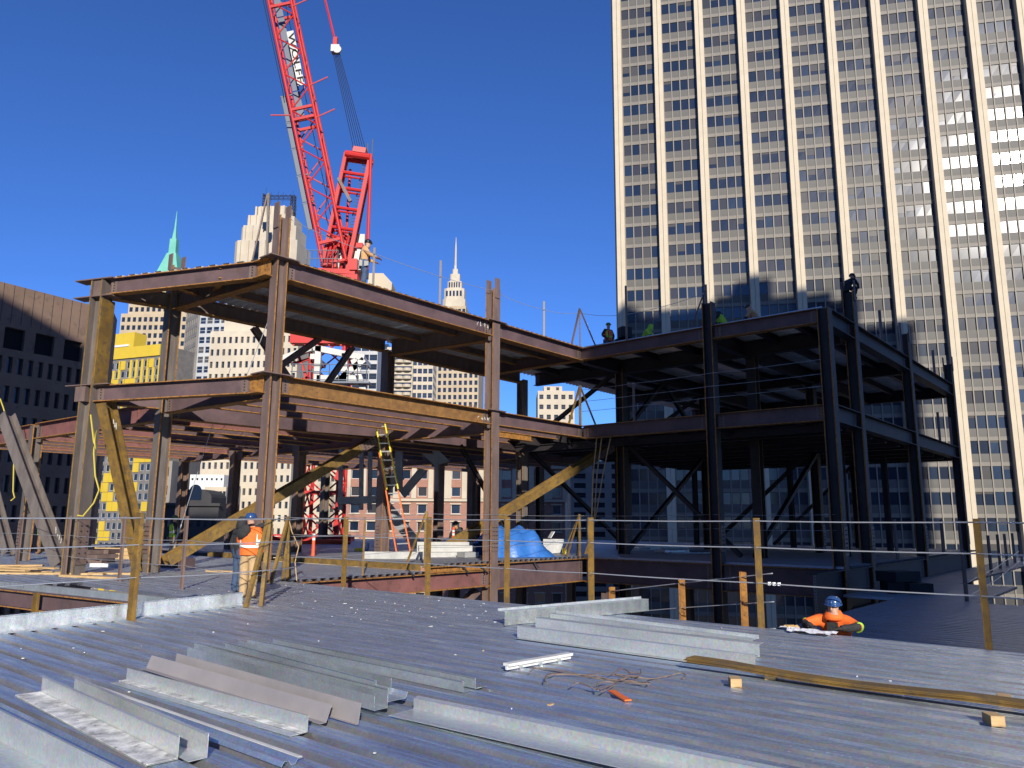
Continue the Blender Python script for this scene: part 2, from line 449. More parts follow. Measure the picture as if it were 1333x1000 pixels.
for sg in (-1, 1):
    mb.box(CX + AC * (.25 * sg) + Vector((0, 0, .95)), (.03, .4, 1.3), (AC, Nn, Vector((0, 0, 1))))
    bolts(mb, CX + AC * (.265 * sg) + Vector((0, 0, .95)), Nn, Vector((0, 0, 1)), AC * sg, 2, 7, .22, .16, .022, 1)
mb.build('splice_plate', [M['brown'], M['dark']], col_c)

def girder(p0, p1, d=.5, bf=.28, m='steel', name='girder', label=None, m2='rust'):
    """p0, p1 give the top of steel"""
    mb = MB(); dz = Vector((0, 0, d / 2))
    p0, p1 = Vector(p0), Vector(p1)
    mb.ibeam(p0 - dz, p1 - dz, d, bf)
    o = tag(mb.build(name, [M[m], M[m2]], frame), label)
    if name == 'girder' and d >= .5 and (p1 - p0).length > 2:
        X = (p1 - p0).normalized(); N = X.cross(Vector((0, 0, 1))); mb = MB()
        for q, sg in ((p0, 1), (p1, -1)):
            for n in (-1, 1):
                c = q - dz + X * (.16 * sg) + N * (.012 * n)
                mb.box(c, (.22, .012, d - .12), (X, N, Vector((0, 0, 1))))
                bolts(mb, c + N * (.006 * n), X, Vector((0, 0, 1)), N * n, 1, int(d / .09) - 1, .1, .085, .019, 1)
        mb.build('connection_plate', [M['brown'], M['dark']], o)['kind'] = 'stuff'
    return o
def jo(s0, t0, s1, t1, z, d=.38, bf=.2, m='steel', **k):
    return girder(P(s0, t0, z), P(s1, t1, z), d, bf, m, name='joist', **k)
Z2, Z1, Z0 = 9.05, 5.65, .12
Cp2, Cp1 = CX + Vector((0, 0, Z2)), CX + Vector((0, 0, Z1))
# ---- upper tier
girder(P(.25, 0, Z2), P(9.03, 0, Z2), .58, .42, label='long purple brown edge girder on the top tier')
girder(P(9.47, 0, Z2), P(15.0, 0, Z2), .58, .42)
stubA = P(0, 0, Z2) + AC * .75
girder(stubA, Cp2 - AC * .35, .52, .30, label='purple brown skew girder between the corner columns')
girder(P(-.24, -.05, Z2), stubA - AC * .02, .52, .34, m='rust')
mb = MB()                                                     # cap plates standing out past the corner column
for zz in (Z2 + .0, Z2 - .56):
    mb.box(CX + AC * .15 + Vector((0, 0, zz)), (1.5, .44, .035), (AC, Nn, Vector((0, 0, 1))))
bolts(mb, CX - AC * .42 + Nn * .17 + Vector((0, 0, Z2 - .28)), AC, Vector((0, 0, 1)), Nn, 2, 5, .09, .09, .02)
mb.box(CX + Vector((0, 0, Z2 - .28)), (.36, .3, .52), (AC, Nn, Vector((0, 0, 1))))
mb.build('cap_plate', [M['brown'], M['gold'], M['dark']], col_c)
girder(P(-.35, -5.45, Z2 - .04), P(0, -.22, Z2 - .04), .58, .30, m='brown')
girder(Cp2 + UX * .2 - Vector((0, 0, .06)), P(-.55, -5.7, Z2 - .06), .5, .3, m='brown')
girder(P(-.1, -5.6, Z2 - .04), P(8.45, -5.3, Z2 - .04), .5, .32, m='brown')
girder(P(8.85, -5.3, Z2 - .04), P(17.2, -5.3, Z2 - .04), .6, .32, m='brown')
girder(P(8.65, -5.1, Z2 - .04), P(9.25, -.22, Z2 - .04), .66, .32, m='brown')
girder(P(15, -5.2, Z2 - .04), P(15, 5.85, Z2 - .0), .52, .34, label='shaded edge girder of the right hand bay')
girder(P(15, 6.25, Z2), P(15.05, 10.15, Z2), .52, .34)
for t_ in (-1.75, -3.55):
    jo(.05, t_, 8.9 + (t_ + 5) * .06, t_, Z2 - .03, .27, m='brown'); jo(9.15, t_, 14.8, t_, Z2 - .03, .27, m='brown')
jo(.1, -.9, 4.2, -.9, Z2 - .03, .2, m='brown'); jo(5.0, -.9, 9, -.9, Z2 - .03, .2, m='brown')
for a_ in (.30, .62):
    p = P(0, 0, Z2 - .05) + (Cp2 - P(0, 0, Z2)) * a_; q = P(-.15 - a_ * .1, -5.5 * (a_ * .55 + .42), Z2 - .05)
    girder(p, q, .32, .2, m='brown', name='joist')
# right hand wing, upper tier
for (a_, b_) in ((15.3, 17.9), (18.3, 25.8), (26.2, 34.8)): girder(P(a_, 10.35, Z2), P(b_, 10.35, Z2), .62, .4, m='shade_steel', m2='shade_steel')
for s_ in (18.2, 26.3, 35.0): girder(P(s_, -5.1, Z2 - .04), P(s_, 10.15, Z2 - .04), .62, .32, m='shade_steel', m2='shade_steel')
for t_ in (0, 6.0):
    girder(P(15.2, t_, Z2 - .04), P(35, t_, Z2 - .04), .6, .32, m='shade_steel', m2='shade_steel')
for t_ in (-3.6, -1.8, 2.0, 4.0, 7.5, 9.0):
    jo(15.2, t_, 34.8, t_, Z2 - .03, .27, m='shade_steel', m2='shade_steel')
# top decks
deck(None, .1, 14.9, lambda s: -5.75, lambda s: .05, Z2 + .085, M['deck_under'], parent=frame, part='roof_deck_panel', nrib=6)
deck(None, 14.98, 35.2, lambda s: -5.75, lambda s: 10.3, Z2 + .085, M['deck_under'], parent=frame, part='roof_deck_panel', nrib=8)
d_c = Cp2 - ORG
mb = MB()
n = 26
for i in range(n):                                            # triangular deck between the three left columns
    a0, a1 = i / n, (i + 1) / n
    def e0(a): return P(0, 0, 0) + (Vector((CX.x, CX.y, 0)) - P(0, 0, 0)) * a
    def e1(a): return P(-.1, -.3 - 5.3 * a, 0)
    z = Z2 + .03 + (.07 if i % 2 else 0)
    p = [e0(a0), e0(a1), e1(a1), e1(a0)]
    mb.add([(v.x, v.y, z) for v in p], [(0, 1, 2, 3)])
    if i: mb.add([(p[0].x, p[0].y, Z2 + .03), (p[3].x, p[3].y, Z2 + .03), (p[3].x, p[3].y, Z2 + .10), (p[0].x, p[0].y, Z2 + .10)], [(0, 1, 2, 3)])
mb.build('roof_deck_panel', M['deck_under'], frame)

# ---- first tier
girder(P(.25, 0, Z1), P(9.03, 0, Z1), .52, .42, m='rust_web_shade', label='long orange rusted edge girder on the lower tier')
girder(P(9.47, 0, Z1), P(15.0, 0, Z1), .52, .42)
stubA1 = P(0, 0, Z1) + AC * .75
girder(stubA1, Cp1 - AC * .25, .50, .30)
girder(P(-.24, -.05, Z1), stubA1 - AC * .02, .52, .34, m='rust')
girder(P(15, .1, Z1), P(15, 5.85, Z1), .56, .34); girder(P(15, 6.25, Z1), P(15.05, 10.15, Z1), .56, .34)
mb = MB(); mb.box(CX - AC * .02 + Vector((0, 0, Z1 + .02)), (1.7, .46, .03), (AC, Nn, Vector((0, 0, 1))))
mb.box(CX + Nn * .02 + AC * .2 + Vector((0, 0, Z1 - .26)), (.4, .5, .46), (AC, Nn, Vector((0, 0, 1))))
bolts(mb, CX - AC * .42 + Nn * .16 + Vector((0, 0, Z1 - .25)), AC, Vector((0, 0, 1)), Nn, 1, 4, .09, .1, .02)
mb.build('cap_plate', [M['brown'], M['gold'], M['dark']], col_c)
girder(P(-.35, -5.45, Z1 - .05), P(0, -.22, Z1 - .05), .62, .32)
girder(Cp1 + UX * .2 - Vector((0, 0, .1)), P(-.55, -5.7, Z1 - .1), .42, .28)
girder(P(-.4, -5.9, Z1 - .28), P(-.8, -15.35, Z1 - .28), .62, .34, m='steel_red', label='red primed edge girder on the left')
girder(P(-.8, -15.85, Z1 - .28), P(-1.0, -27, Z1 - .28), .62, .34, m='steel_red')
girder(P(8.65, -5.1, Z1 - .05), P(9.25, -.22, Z1 - .05), .80, .34)
for (ta, tb) in ((-5.5, -10.8), (-11.2, -15.8), (-16.2, -21.8)): girder(P(8.6, ta, Z1 - .3), P(8.4, tb, Z1 - .3), .7, .34, m='steel_red' if ta > -11 else 'steel')
for (ta, tb) in ((-5.5, -10.8), (-11.2, -15.8), (-16.2, -20.8)): girder(P(17.4, ta, Z1 - .3), P(17.3, tb, Z1 - .3), .7, .34)
girder(P(-.1, -5.65, Z1 - .15), P(8.45, -5.3, Z1 - .15), .66, .32); girder(P(8.85, -5.3, Z1 - .15), P(17.2, -5.3, Z1 - .15), .66, .32)
for t_ in (-1.3, -2.7, -4.1):
    jo(.0, t_, 8.95, t_, Z1 - .10, .42); jo(9.2, t_, 14.9, t_, Z1 - .10, .40, m='rust' if t_ < -2 and t_ > -3 else 'steel')
for i, t_ in enumerate((-7.2, -8.7, -10.1, -12.3, -13.6, -14.9, -17.2, -18.8, -20.4, -22.0, -23.6)):
    jo(-.5 - .03 * i, t_, 8.4, t_, Z1 - .33, .46, m='steel' if i % 3 else 'steel_red')
    if i < 9: jo(8.7, t_, 17.2, t_, Z1 - .33, .46)
    if i < 7: jo(17.5, t_, 26, t_, Z1 - .33, .46)
for (a_, b_) in ((15.3, 17.9), (18.3, 25.8), (26.2, 34.8)): girder(P(a_, 10.35, Z1), P(b_, 10.35, Z1), .6, .4, m='shade_steel', m2='shade_steel')
for s_ in (18.2, 26.3, 35.0): girder(P(s_, -5.1, Z1 - .04), P(s_, 10.15, Z1 - .04), .66, .32, m='shade_steel', m2='shade_steel')
for t_ in (0, 6.0, -5.3): girder(P(15.2, t_, Z1 - .04), P(35, t_, Z1 - .04), .6, .32, m='shade_steel', m2='shade_steel')
for t_ in (-3.6, -1.8, 2.0, 4.0, 7.6, 9.0): jo(15.2, t_, 34.8, t_, Z1 - .10, .42, m='shade_steel', m2='shade_steel')
deck(None, 16.0, 35.2, lambda s: -5.2, lambda s: 10.25, Z1 + .085, M['deck_under'], parent=frame, part='tier_deck_panel', nrib=8)  # deck added across the whole wing to deepen its shade

mb = MB()
for (s_, t_) in ((0, 0), (9.25, 0)):
    for zz in (Z2 + .016, Z1 + .016): mb.box(P(s_, t_, zz), (.95, .62, .032), (UX, WX, Vector((0, 0, 1))))
mb.build('cap_plate', M['brown'], frame)['kind'] = 'stuff'
# ---- main floor edge
girder(P(.25, 0, -.08), P(9.03, 0, -.08), .56, .34, m='steel_red', label='red brown floor edge girder')
girder(P(6.0, .02, .14), P(9.03, .02, .14), .20, .26, m='rust')
girder(P(9.47, 0, .14), P(14.95, 0, .14), .92, .36, label='deep purple brown floor edge girder')
girder(P(15, .2, .14), P(15, 5.85, .14), .95, .34); girder(P(15, 6.25, .14), P(15.05, 10.1, .14), .95, .34)
girder(P(12.2, 10.4, .14), P(17.9, 10.4, .14), 1.3, .36, m='shade_steel', m2='shade_steel'); girder(P(18.3, 10.4, .14), P(25.8, 10.4, .14), 1.3, .36, m='shade_steel', m2='shade_steel'); girder(P(26.2, 10.4, .14), P(34.8, 10.4, .14), .9, .36, m='shade_steel', m2='shade_steel')
for s_ in (18.2, 26.3): girder(P(s_, -5, .1), P(s_, 10.1, .1), .9, .34, m='shade_steel', m2='shade_steel')
mb = MB()
mb.bar(P(6.03, -14, .11), P(6.03, -.2, .11), .03, .2)
mb.build('step_plate', M['gold'], frame)
# kickers under the floor edge
mb = MB()
for s_ in (5.2, 7.7, 8.6, 11.6):
    mb.bar(P(s_, .12, .10), P(s_ + .15, .26, -.12), .05, .05)
mb.build('kicker', M['dark'], frame)

# ---- braces
def brace(p0, p1, w, d, m, label=None, side=None, name='brace', holes=0):
    mb = MB(); p0 = Vector(p0); p1 = Vector(p1)
    X = (p1 - p0).normalized(); B = Vector(side) if side is not None else Vector((0, 0, 1))
    mb.ibeam(p0, p1, d, w, web=B, tf=.03, tw=.025, bott=0)
    if holes:
        B = (B - X * B.dot(X)).normalized(); A = X.cross(B)
        q = (p1 if holes > 0 else p0) + X * (-.55 if holes > 0 else .55)
        for sg in (-1, 1):
            mb.box(q + B * (sg * (d / 2 + .014)), (1.0, w * .95, .026), (X, A, B), 2)
            bolts(mb, q + B * (sg * (d / 2 + .027)), X, A, B * sg, 5, 3, .17, w * .28, .022, 3)
    return tag(mb.build(name, [M[m], M[m], M['brown'], M['dark']], frame), label)
brace(CX - AC * .55 + UX * .05 + Vector((0, 0, Z1 - .5)), P(-.5, -5.95, .1), .36, .42, 'gold', 'golden rusted diagonal brace by the left corner column', side=Nn)
g0 = CX + AC * .25 + Vector((0, 0, .1))
brace(P(-.75, -13.9, .1) + Vector((2.9, -3.6, 0)), gz(8, 541, 5.3), .40, .44, 'grey_steel', 'weathered grey diagonal brace at far left', side=Nn)
brace(at(12, 722, 34), at(-30, 560, 37), .36, .40, 'grey_steel', side=Nn)
brace(P(-.1, -5.2, .35), P(8.2, -5.3, Z1 - .75), .34, .40, 'gold', 'long golden brace rising behind the near corner column', side=WX, holes=1)
brace(P(11.6, -5.0, .35), P(18.0, -.4, Z1 - .6), .34, .40, 'gold', 'dark golden brace rising into the shaded bay', side=WX, holes=1)
brace(P(2.6, -5.6, Z2 - .6), P(5.3, -5.6, Z1 - .1), .2, .26, 'brown', side=WX)
brace(P(5.3, -5.45, Z2 - .55), P(2.4, -5.45, Z1 + .5), .2, .26, 'brown', side=WX)
brace(P(6.9, -5.45, Z2 - .6), P(5.0, -5.5, Z1 + .0), .18, .24, 'brown', side=WX)
for (s0, t0, s1, t1, za, zb) in ((18.2, 5.5, 18.2, .4, .3, 5.0), (26.4, 0, 26.4, 5.5, .3, 5.0), (18.4, 6, 26.2, 6, .3, 5.0), 
      (18.4, 0, 26.2, 0, .3, 5.0), (26.4, -5, 26.4, 0, 5.7, 8.5), (18.4, 0, 22, 0, 5.7, 8.5), (26.2, 0, 22.2, 0, 5.7, 8.5), (18.2, -5.2, 18.2, -.3, 5.7, 8.5), (35.2, 0, 35.2, 5, .3, 5), (17.2, -5.3, 13.0, -5.3, .3, 5.0), (26.5, -5.2, 18, -5.2, .3, 5.0)):
    brace(P(s0, t0, za), P(s1, t1, zb), .16, .20, 'shade_steel', side=UX if abs(s1 - s0) < 1 else WX)
# chalk piece marks
def chalk(a, b, n, h, seed):
    rnd = random.Random(seed); mb = MB(); a, b = Vector(a), Vector(b); up = Vector((0, 0, 1)); cam_d = (Vector((0, 0, EYE)) - (a + b) / 2).normalized() * .012
    for i in range(n):
        c = a.lerp(b, (i + .5) / n) + cam_d; w = (b - a) / n * .32
        pts = [c + w * rnd.uniform(-1, 1) + up * (h * rnd.uniform(-.5, .5)) for _ in range(4)]
        mb.path(pts, .008, 4)
    mb.build('chalk_mark', M['white'], frame)['kind'] = 'stuff'
chalk(at(147, 548, 22.3), at(152, 556, 22.3), 3, .18, 1); chalk(at(188, 716, 25.4), at(196, 738, 25.4), 4, .2, 2); chalk(at(72, 688, 22.3), at(80, 706, 22.3), 4, .18, 3)
chalk(P(8.1, .22, 8.78), P(8.8, .22, 8.78), 4, .2, 4); chalk(P(8.2, .22, 5.3), P(8.9, .22, 5.3), 4, .14, 5)
# gusset plates where tie braces meet
mb = MB()
for (s_, t_, z_) in ((8.5, -11, 4.75), (8.2, -16, 4.75), (17.3, -11, 4.75)):
    for sg in (-1, 1):
        mb.box(P(s_, t_ + sg * .35, z_), (.05, .5, .5), (UX, WX, Vector((0, 0, 1))))
mb.build('gusset_plate', M['brown'], frame)
for (s_, t_) in ((21.5, 3.1), (23, 8.1), (30.5, 3), (30, 8), (22.5, -3), (31, -3), (33, 6)):  # columns added to crowd and darken the right wing's interior
    mb = MB(); mb.ibeam(P(s_, t_, .2), P(s_, t_, Z1 - .5), .26, .25, web=UX); mb.build('column', [M['shade_steel'], M['shade_steel']], frame)
for s_ in (16.6, 20.2, 22.2, 24.2, 28.2, 30.4, 32.6): jo(s_, -5, s_, 10.2, Z1 - .46, .3, m='shade_steel', m2='shade_steel')  # joists added with them, for the same clutter and darkening
# below the floor: shaded columns and a cross brace
for (s_, t_) in ((9.3, -2.8), (12, -4.5), (15, 2.6), (15.2, -3.5), (18, 3.2), (12.3, 3), (20, 8), (21, -5)):
    mb = MB(); mb.ibeam(P(s_, t_, -7.9), P(s_, t_, -.9), .36, .34, web=UX); mb.build('lower_column', [M['brown'], M['brown']], frame)
brace(P(6.2, -2, -3.8), P(9.0, -.4, -.8), .24, .28, 'brown', side=WX)
# ============================================================ BUILDINGS
def glass(name, c, rough=.06, spec=.6, mix=None):
    m = mat(name, c, mix, rough, 0.0, scale=.35, spec=spec)
    b = m.node_tree.nodes['Principled BSDF']; b.inputs['Coat Weight'].default_value = .16; b.inputs['Coat Roughness'].default_value = .30
    return m
M['win_dark'] = glass('dark_window_glass', (.010, .019, .040), .10, .6)
M['win_blue'] = glass('blue_window_glass', (.016, .030, .058), .11, .7)
M['blind'] = glass('window_blind', (.075, .072, .068), .11, .4)
M['half'] = glass('half_drawn_blind', (.042, .043, .05), .10, .5)
M['black_open'] = mat('black_louvre', (.004, .004, .005), None, .9)
M['pier'] = mat('cream_stone_pier', (.57, .49, .36), (.52, .445, .325), .75, scale=.5, c3=(.56, .48, .35), c3amt=.36)
M['spandrel'] = mat('grey_spandrel', (.098, .093, .083), (.082, .078, .07), .6, scale=.3)
M['ledge'] = mat('beige_ledge', (.195, .175, .148), (.165, .15, .127), .6, scale=.6)
M['mullion'] = mat('bronze_mullion', (.235, .21, .172), None, .6)
M['frame_dark'] = mat('dark_window_frame', (.05, .05, .055), None, .4, .3)
M['white_frame'] = mat('white_window_frame', (.7, .7, .68), None, .5)
M['brownstone'] = mat('brown_stone_panel', (.24, .16, .115), (.19, .125, .09), .85, scale=.25, c3=(.13, .09, .065), c3amt=.38)
M['yellow'] = mat('yellow_panel', (.62, .44, .035), (.57, .40, .03), .6, scale=.3)
M['grey_panel'] = mat('grey_brick_panel', (.20, .185, .17), (.15, .14, .13), .85, scale=.6)
M['limestone'] = mat('pale_limestone', (.56, .49, .375), (.47, .405, .305), .85, scale=.12, c3=(.47, .42, .34), c3amt=.40)
M['tanstone'] = mat('tan_stone', (.47, .375, .245), (.40, .315, .205), .85, scale=.1, c3=(.43, .36, .26), c3amt=.36)
M['greystone'] = mat('grey_brown_stone', (.27, .245, .215), (.19, .175, .155), .85, scale=.15)
M['copper'] = mat('verdigris_copper', (.16, .47, .36), (.12, .40, .30), .7, scale=.1)
M['brickred'] = mat('red_brown_brick', (.36, .19, .14), (.29, .15, .11), .9, scale=1.5, stretch=(1, 1, 5))
M['creamcap'] = mat('cream_concrete', (.52, .455, .35), (.46, .40, .31), .8, scale=.3)
M['whitegrid'] = mat('white_grid_facade', (.48, .48, .47), (.40, .40, .395), .7, scale=.2)
M['shade_joint_stone'] = mat('shade_dark_stone_and_joint', (.03, .03, .034), (.045, .042, .042), .8, scale=.3)  # ornate building's shade put into the stone colour; also the dark panel joints

def rz_of(u): return math.atan2(u.y, u.x)
_wcache = {}
def win_mesh(w, h, m, fr, fw=.07):
    k = (round(w, 3), round(h, 3), m, fr)
    if k not in _wcache:
        mb = MB()
        mb.add([(-w / 2, 0, -h / 2), (w / 2, 0, -h / 2), (w / 2, 0, h / 2), (-w / 2, 0, h / 2)], [(0, 1, 2, 3)], 0)
        for c, s in (((0, -.03, h / 2 - fw / 2), (w, .06, fw)), ((0, -.03, -h / 2 + fw / 2), (w, .06, fw)), ((-w / 2 + fw / 2, -.03, 0), (fw, .06, h - 2 * fw)), ((w / 2 - fw / 2, -.03, 0), (fw, .06, h - 2 * fw))):
            mb.box(c, s, mi=1)
        o = mb.build('window', [M[m], M[fr]]); _wcache[k] = o.data
        bpy.data.objects.remove(o)
    return _wcache[k]
def put_window(parent, c, u, w, h, m, fr='frame_dark', tilt=0.0):
    o = link('window', win_mesh(w, h, m, fr), parent)
    o.location = Vector(c) - loc_of(parent); o.rotation_euler = (random.uniform(-tilt, tilt), 0, rz_of(u) + random.uniform(-tilt, tilt))
    return o
def facade(mb, L, u, W, z0, z1, wins, rec=.25, mi=0):
    """wall sheet with recessed openings. wins: (x centre, z centre, w, h) in metres along u"""
    n = Vector((u.y, -u.x, 0))                                   # outward
    xs = sorted({0.0, W} | {round(q[0] - q[2] / 2, 3) for q in wins} | {round(q[0] + q[2] / 2, 3) for q in wins})
    rows = {}
    for q in wins: rows.setdefault((round(q[1] - q[3] / 2, 3), round(q[1] + q[3] / 2, 3)), []).append(q)
    pt = lambda x, z, d=0: tuple(Vector((L.x, L.y, 0)) + u * x - n * d + Vector((0, 0, z)))
    z = z0
    quad = lambda *p: mb.add(p, [(0, 1, 2, 3)], mi)
    for (a, b) in sorted(rows):
        if a > z + .001: quad(pt(0, z), pt(W, z), pt(W, a), pt(0, a))
        x = 0
        for q in sorted(rows[(a, b)]):
            x0, x1 = q[0] - q[2] / 2, q[0] + q[2] / 2
            if x0 > x + .001: quad(pt(x, a), pt(x0, a), pt(x0, b), pt(x, b))
            quad(pt(x0, a), pt(x0, a, rec), pt(x0, b, rec), pt(x0, b)); quad(pt(x1, a, rec), pt(x1, a), pt(x1, b), pt(x1, b, rec))
            quad(pt(x0, b, rec), pt(x1, b, rec), pt(x1, b), pt(x0, b)); quad(pt(x0, a), pt(x1, a), pt(x1, a, rec), pt(x0, a, rec))
            x = x1
        if x < W - .001: quad(pt(x, a), pt(W, a), pt(W, b), pt(x, b))
        z = b
    if z < z1: quad(pt(0, z), pt(W, z), pt(W, z1), pt(0, z1))
    return n
def block(name, label, L, u, W, z0, z1, depth, m, cols=0, rows=0, ww=1.4, wh=2.0, x0=None, zt=None, pitch=3.6, wm=('win_dark',), fr='frame_dark', parent=None, rec=.25, single=0, side=None, cat='building', part='wall', group=None, skip=0.0, tilt=0.0, mix=None):
    """a building with a recessed window grid on its front; returns the thing"""
    L = Vector((L[0], L[1], 0)); n = Vector((u.y, -u.x, 0))
    t = parent or thing(name, label, cat, L + u * (W / 2) - n * (depth / 2) + Vector((0, 0, z0)), group=group)
    mb = MB(); wins = []
    if cols:
        gap = W / cols
        for r in range(rows):
            for c in range(cols):
                if random.random() < skip: continue
                wins.append(((c + .5) * gap, (zt if zt is not None else z1 - pitch * .6) - r * pitch, ww, wh))
    facade(mb, L, u, W, z0, z1, wins, rec)
    sw = []
    if side:
        sc_, sr = side
        for r in range(sr):
            for c in range(sc_): sw.append(((c + .5) * depth / sc_, (zt if zt is not None else z1 - pitch * .6) - r * pitch, ww * .8, wh))
    Rr = L + u * W; uR = -n                                       # right side face runs away from the front
    facade(mb, Rr, uR, depth, z0, z1, sw, rec)
    facade(mb, L - n * depth, n, depth, z0, z1, [], rec)
    a, b, c, d = L, L + u * W, L + u * W - n * depth, L - n * depth
    mb.add([(*p.xy, z1) for p in (a, b, c, d)], [(0, 1, 2, 3)])
    mb.add([(*d.xy, z0), (*c.xy, z0), (*c.xy, z1), (*d.xy, z1)], [(1, 0, 3, 2)])
    w_ = mb.build(part, M[m], t)
    allw = [(L + u * q[0] - n * rec + Vector((0, 0, q[1])), u, q[2], q[3]) for q in wins] + [(Rr + uR * q[0] + -u * rec + Vector((0, 0, q[1])), uR, q[2], q[3]) for q in sw]
    if single:
        for (p, uu, a_, b_) in allw[:single]: put_window(t, p, uu, a_, b_, random.choice(wm), fr, tilt)
        allw = allw[single:]
    if allw:
        mb = MB()
        for (p, uu, a_, b_) in allw:
            X = uu * (a_ / 2); Z = Vector((0, 0, b_ / 2)); k = random.randrange(len(wm))
            mb.add([p - X - Z, p + X - Z, p + X + Z, p - X + Z], [(0, 1, 2, 3)], k)
            nn = Vector((uu.y, -uu.x, 0))
            mb.box(p + nn * .05, (a_, .07, .09), (uu, nn, Vector((0, 0, 1))), len(wm))
        o = mb.build('window_panes', [M[x] for x in wm] + [M[fr]], t); o['kind'] = 'stuff'
    return t

# ---- the big striped tower on the right
TU = az(103); TN = Vector((TU.y, -TU.x, 0))
TL = at(805, 350, 125.0); TL.z = 0
BAY, FLR, ZB = 7.12, 3.76, 45.5 * 125 / 130 - 3.76 * 14
tower = thing('office_tower', 'tall office tower striped with cream stone piers and dark glass bays', 'tower', TL + TU * 40 - TN * 15 + Vector((0, 0, -48)))
NB, NF = 14, 28
ztop = ZB + FLR * NF
mb = MB()
mb.box(TL + TU * (BAY * NB / 2) - TN * 16.2 + Vector((0, 0, (ztop - 48) / 2)), (BAY * NB - .4, 31.0, ztop + 48), (TU, TN, Vector((0, 0, 1))))
mb.build('core_wall', M['spandrel'], tower)
pier = None
for i in range(NB + 1):
    c = TL + TU * (BAY * i + .55)
    if pier is None:
        mb = MB()
        for sg in (-1, 1): mb.box(c + TU * (.36 * sg) - TN * .1 + Vector((0, 0, (ztop - 48) / 2)), (.66, 1.5, ztop + 48), (TU, TN, Vector((0, 0, 1))))
        mb.box(c - TN * .2 + Vector((0, 0, (ztop - 48) / 2)), (.1, 1.3, ztop + 40), (TU, TN, Vector((0, 0, 1))))
        pier = mb.build('pier', M['pier'], tower)
    else:
        o = dup(pier, tower); o.location = TU * (BAY * i)
mb = MB()                                                        # corner return of the tower
mb.box(TL - TU * .35 - TN * 1.2 + Vector((0, 0, (ztop - 48) / 2)), (.3, 1.6, ztop + 48), (TU, TN, Vector((0, 0, 1))))
mb.build('corner_strip', M['pier'], tower)
mb = MB(); bw = BAY - 1.42
mb.box((0, .0, -.0), (bw, .12, 1.22), mi=0); mb.box((0, -.012, -.92), (bw, .124, .60), mi=1)
o = mb.build('spandrel', [M['spandrel'], M['ledge']]); sp_me = o.data; bpy.data.objects.remove(o)
mb = MB(); mb.box((0, 0, 0), (.15, .20, FLR * NF + 30)); o = mb.build('mullion', M['mullion']); mu_me = o.data; bpy.data.objects.remove(o)
cells = []
for i in range(NB):
    xc = BAY * i + .55 + BAY / 2
    for k in (0, 1, 2, 3, 4):
        o = link('mullion', mu_me, tower); o.location = TL + TU * (xc + (k - 2) * bw / 4) - TN * .47 + Vector((0, 0, ZB + (FLR * NF) / 2 - 15)) - tower.location; o.rotation_euler = (0, 0, rz_of(TU))
    for j in range(-8, NF):
        z = ZB + FLR * j
        for k in range(4):
            p = TL + TU * (xc + (k - 1.5) * bw / 4) - TN * .60 + Vector((0, 0, z + 2.805))
            cells.append((p, i, j))
spl = []
for i in range(NB):
    for j in range(-8, NF):
        c = TL + TU * (BAY * i + .55 + BAY / 2) - TN * .55 + Vector((0, 0, ZB + FLR * j + 1.24))
        spl.append((c, i, j))
def inview(p):
    v = np.array(p) - np.array([0, 0, EYE]); w = v @ _f
    return w > 0 and abs((v @ CR) / w * FOC) < 690 and -225 < (v @ CU) / w * FOC < 515
spl.sort(key=lambda q: (not inview(q[0]), (q[0] - Vector((0, 0, EYE))).length))
rest = MB()
for n_, (c, i, j) in enumerate(spl):
    if n_ < 280:
        o = link('spandrel', sp_me, tower); o.location = c - tower.location; o.rotation_euler = (0, 0, rz_of(TU))
    else:
        rest.box(c, (bw, .12, 1.22), (TU, -TN, Vector((0, 0, 1))), 0); rest.box(c + TN * .012 + Vector((0, 0, -.92)), (bw, .124, .60), (TU, -TN, Vector((0, 0, 1))), 1)
rest.build('spandrel_rows', [M['spandrel'], M['ledge']], tower)['kind'] = 'stuff'
cells.sort(key=lambda q: (not inview(q[0]), (q[0] - Vector((0, 0, EYE))).length))
rest = MB(); ww, wh = bw / 4 - .14, 1.90
rowtone = {}
for n_, (p, i, j) in enumerate(cells):
    k = rowtone.setdefault((i, j), random.random())
    r = random.random()
    m = 'win_dark' if r < .55 else ('win_blue' if r < .78 else ('half' if r < .94 else 'blind'))
    if k < .12: m = 'half' if r < .6 else ('blind' if r < .8 else 'win_dark')
    ti = .006
    if n_ < 300:
        put_window(tower, p, TU, ww, wh, m, 'frame_dark', ti)
    else:
        X = TU * (ww / 2); Z = Vector((0, 0, wh / 2)); mi = ('win_dark', 'win_blue', 'half', 'blind').index(m)
        e = [TN * random.uniform(-ti, ti) for _ in range(2)]
        rest.add([p - X - Z + e[0], p + X - Z - e[0], p + X + Z - e[1], p - X + Z + e[1]], [(0, 1, 2, 3)], mi)
        if random.random() < .4 and mi < 2:
            hh = random.choice((.3, .5, .9, 1.2))
            rest.add([p - X + TN * .03 + Z - Vector((0, 0, hh)), p + X + TN * .03 + Z - Vector((0, 0, hh)), p + X + TN * .03 + Z, p - X + TN * .03 + Z], [(0, 1, 2, 3)], 3)
rest.build('window_panes', [M[x] for x in ('win_dark', 'win_blue', 'half', 'blind')], tower)['kind'] = 'stuff'

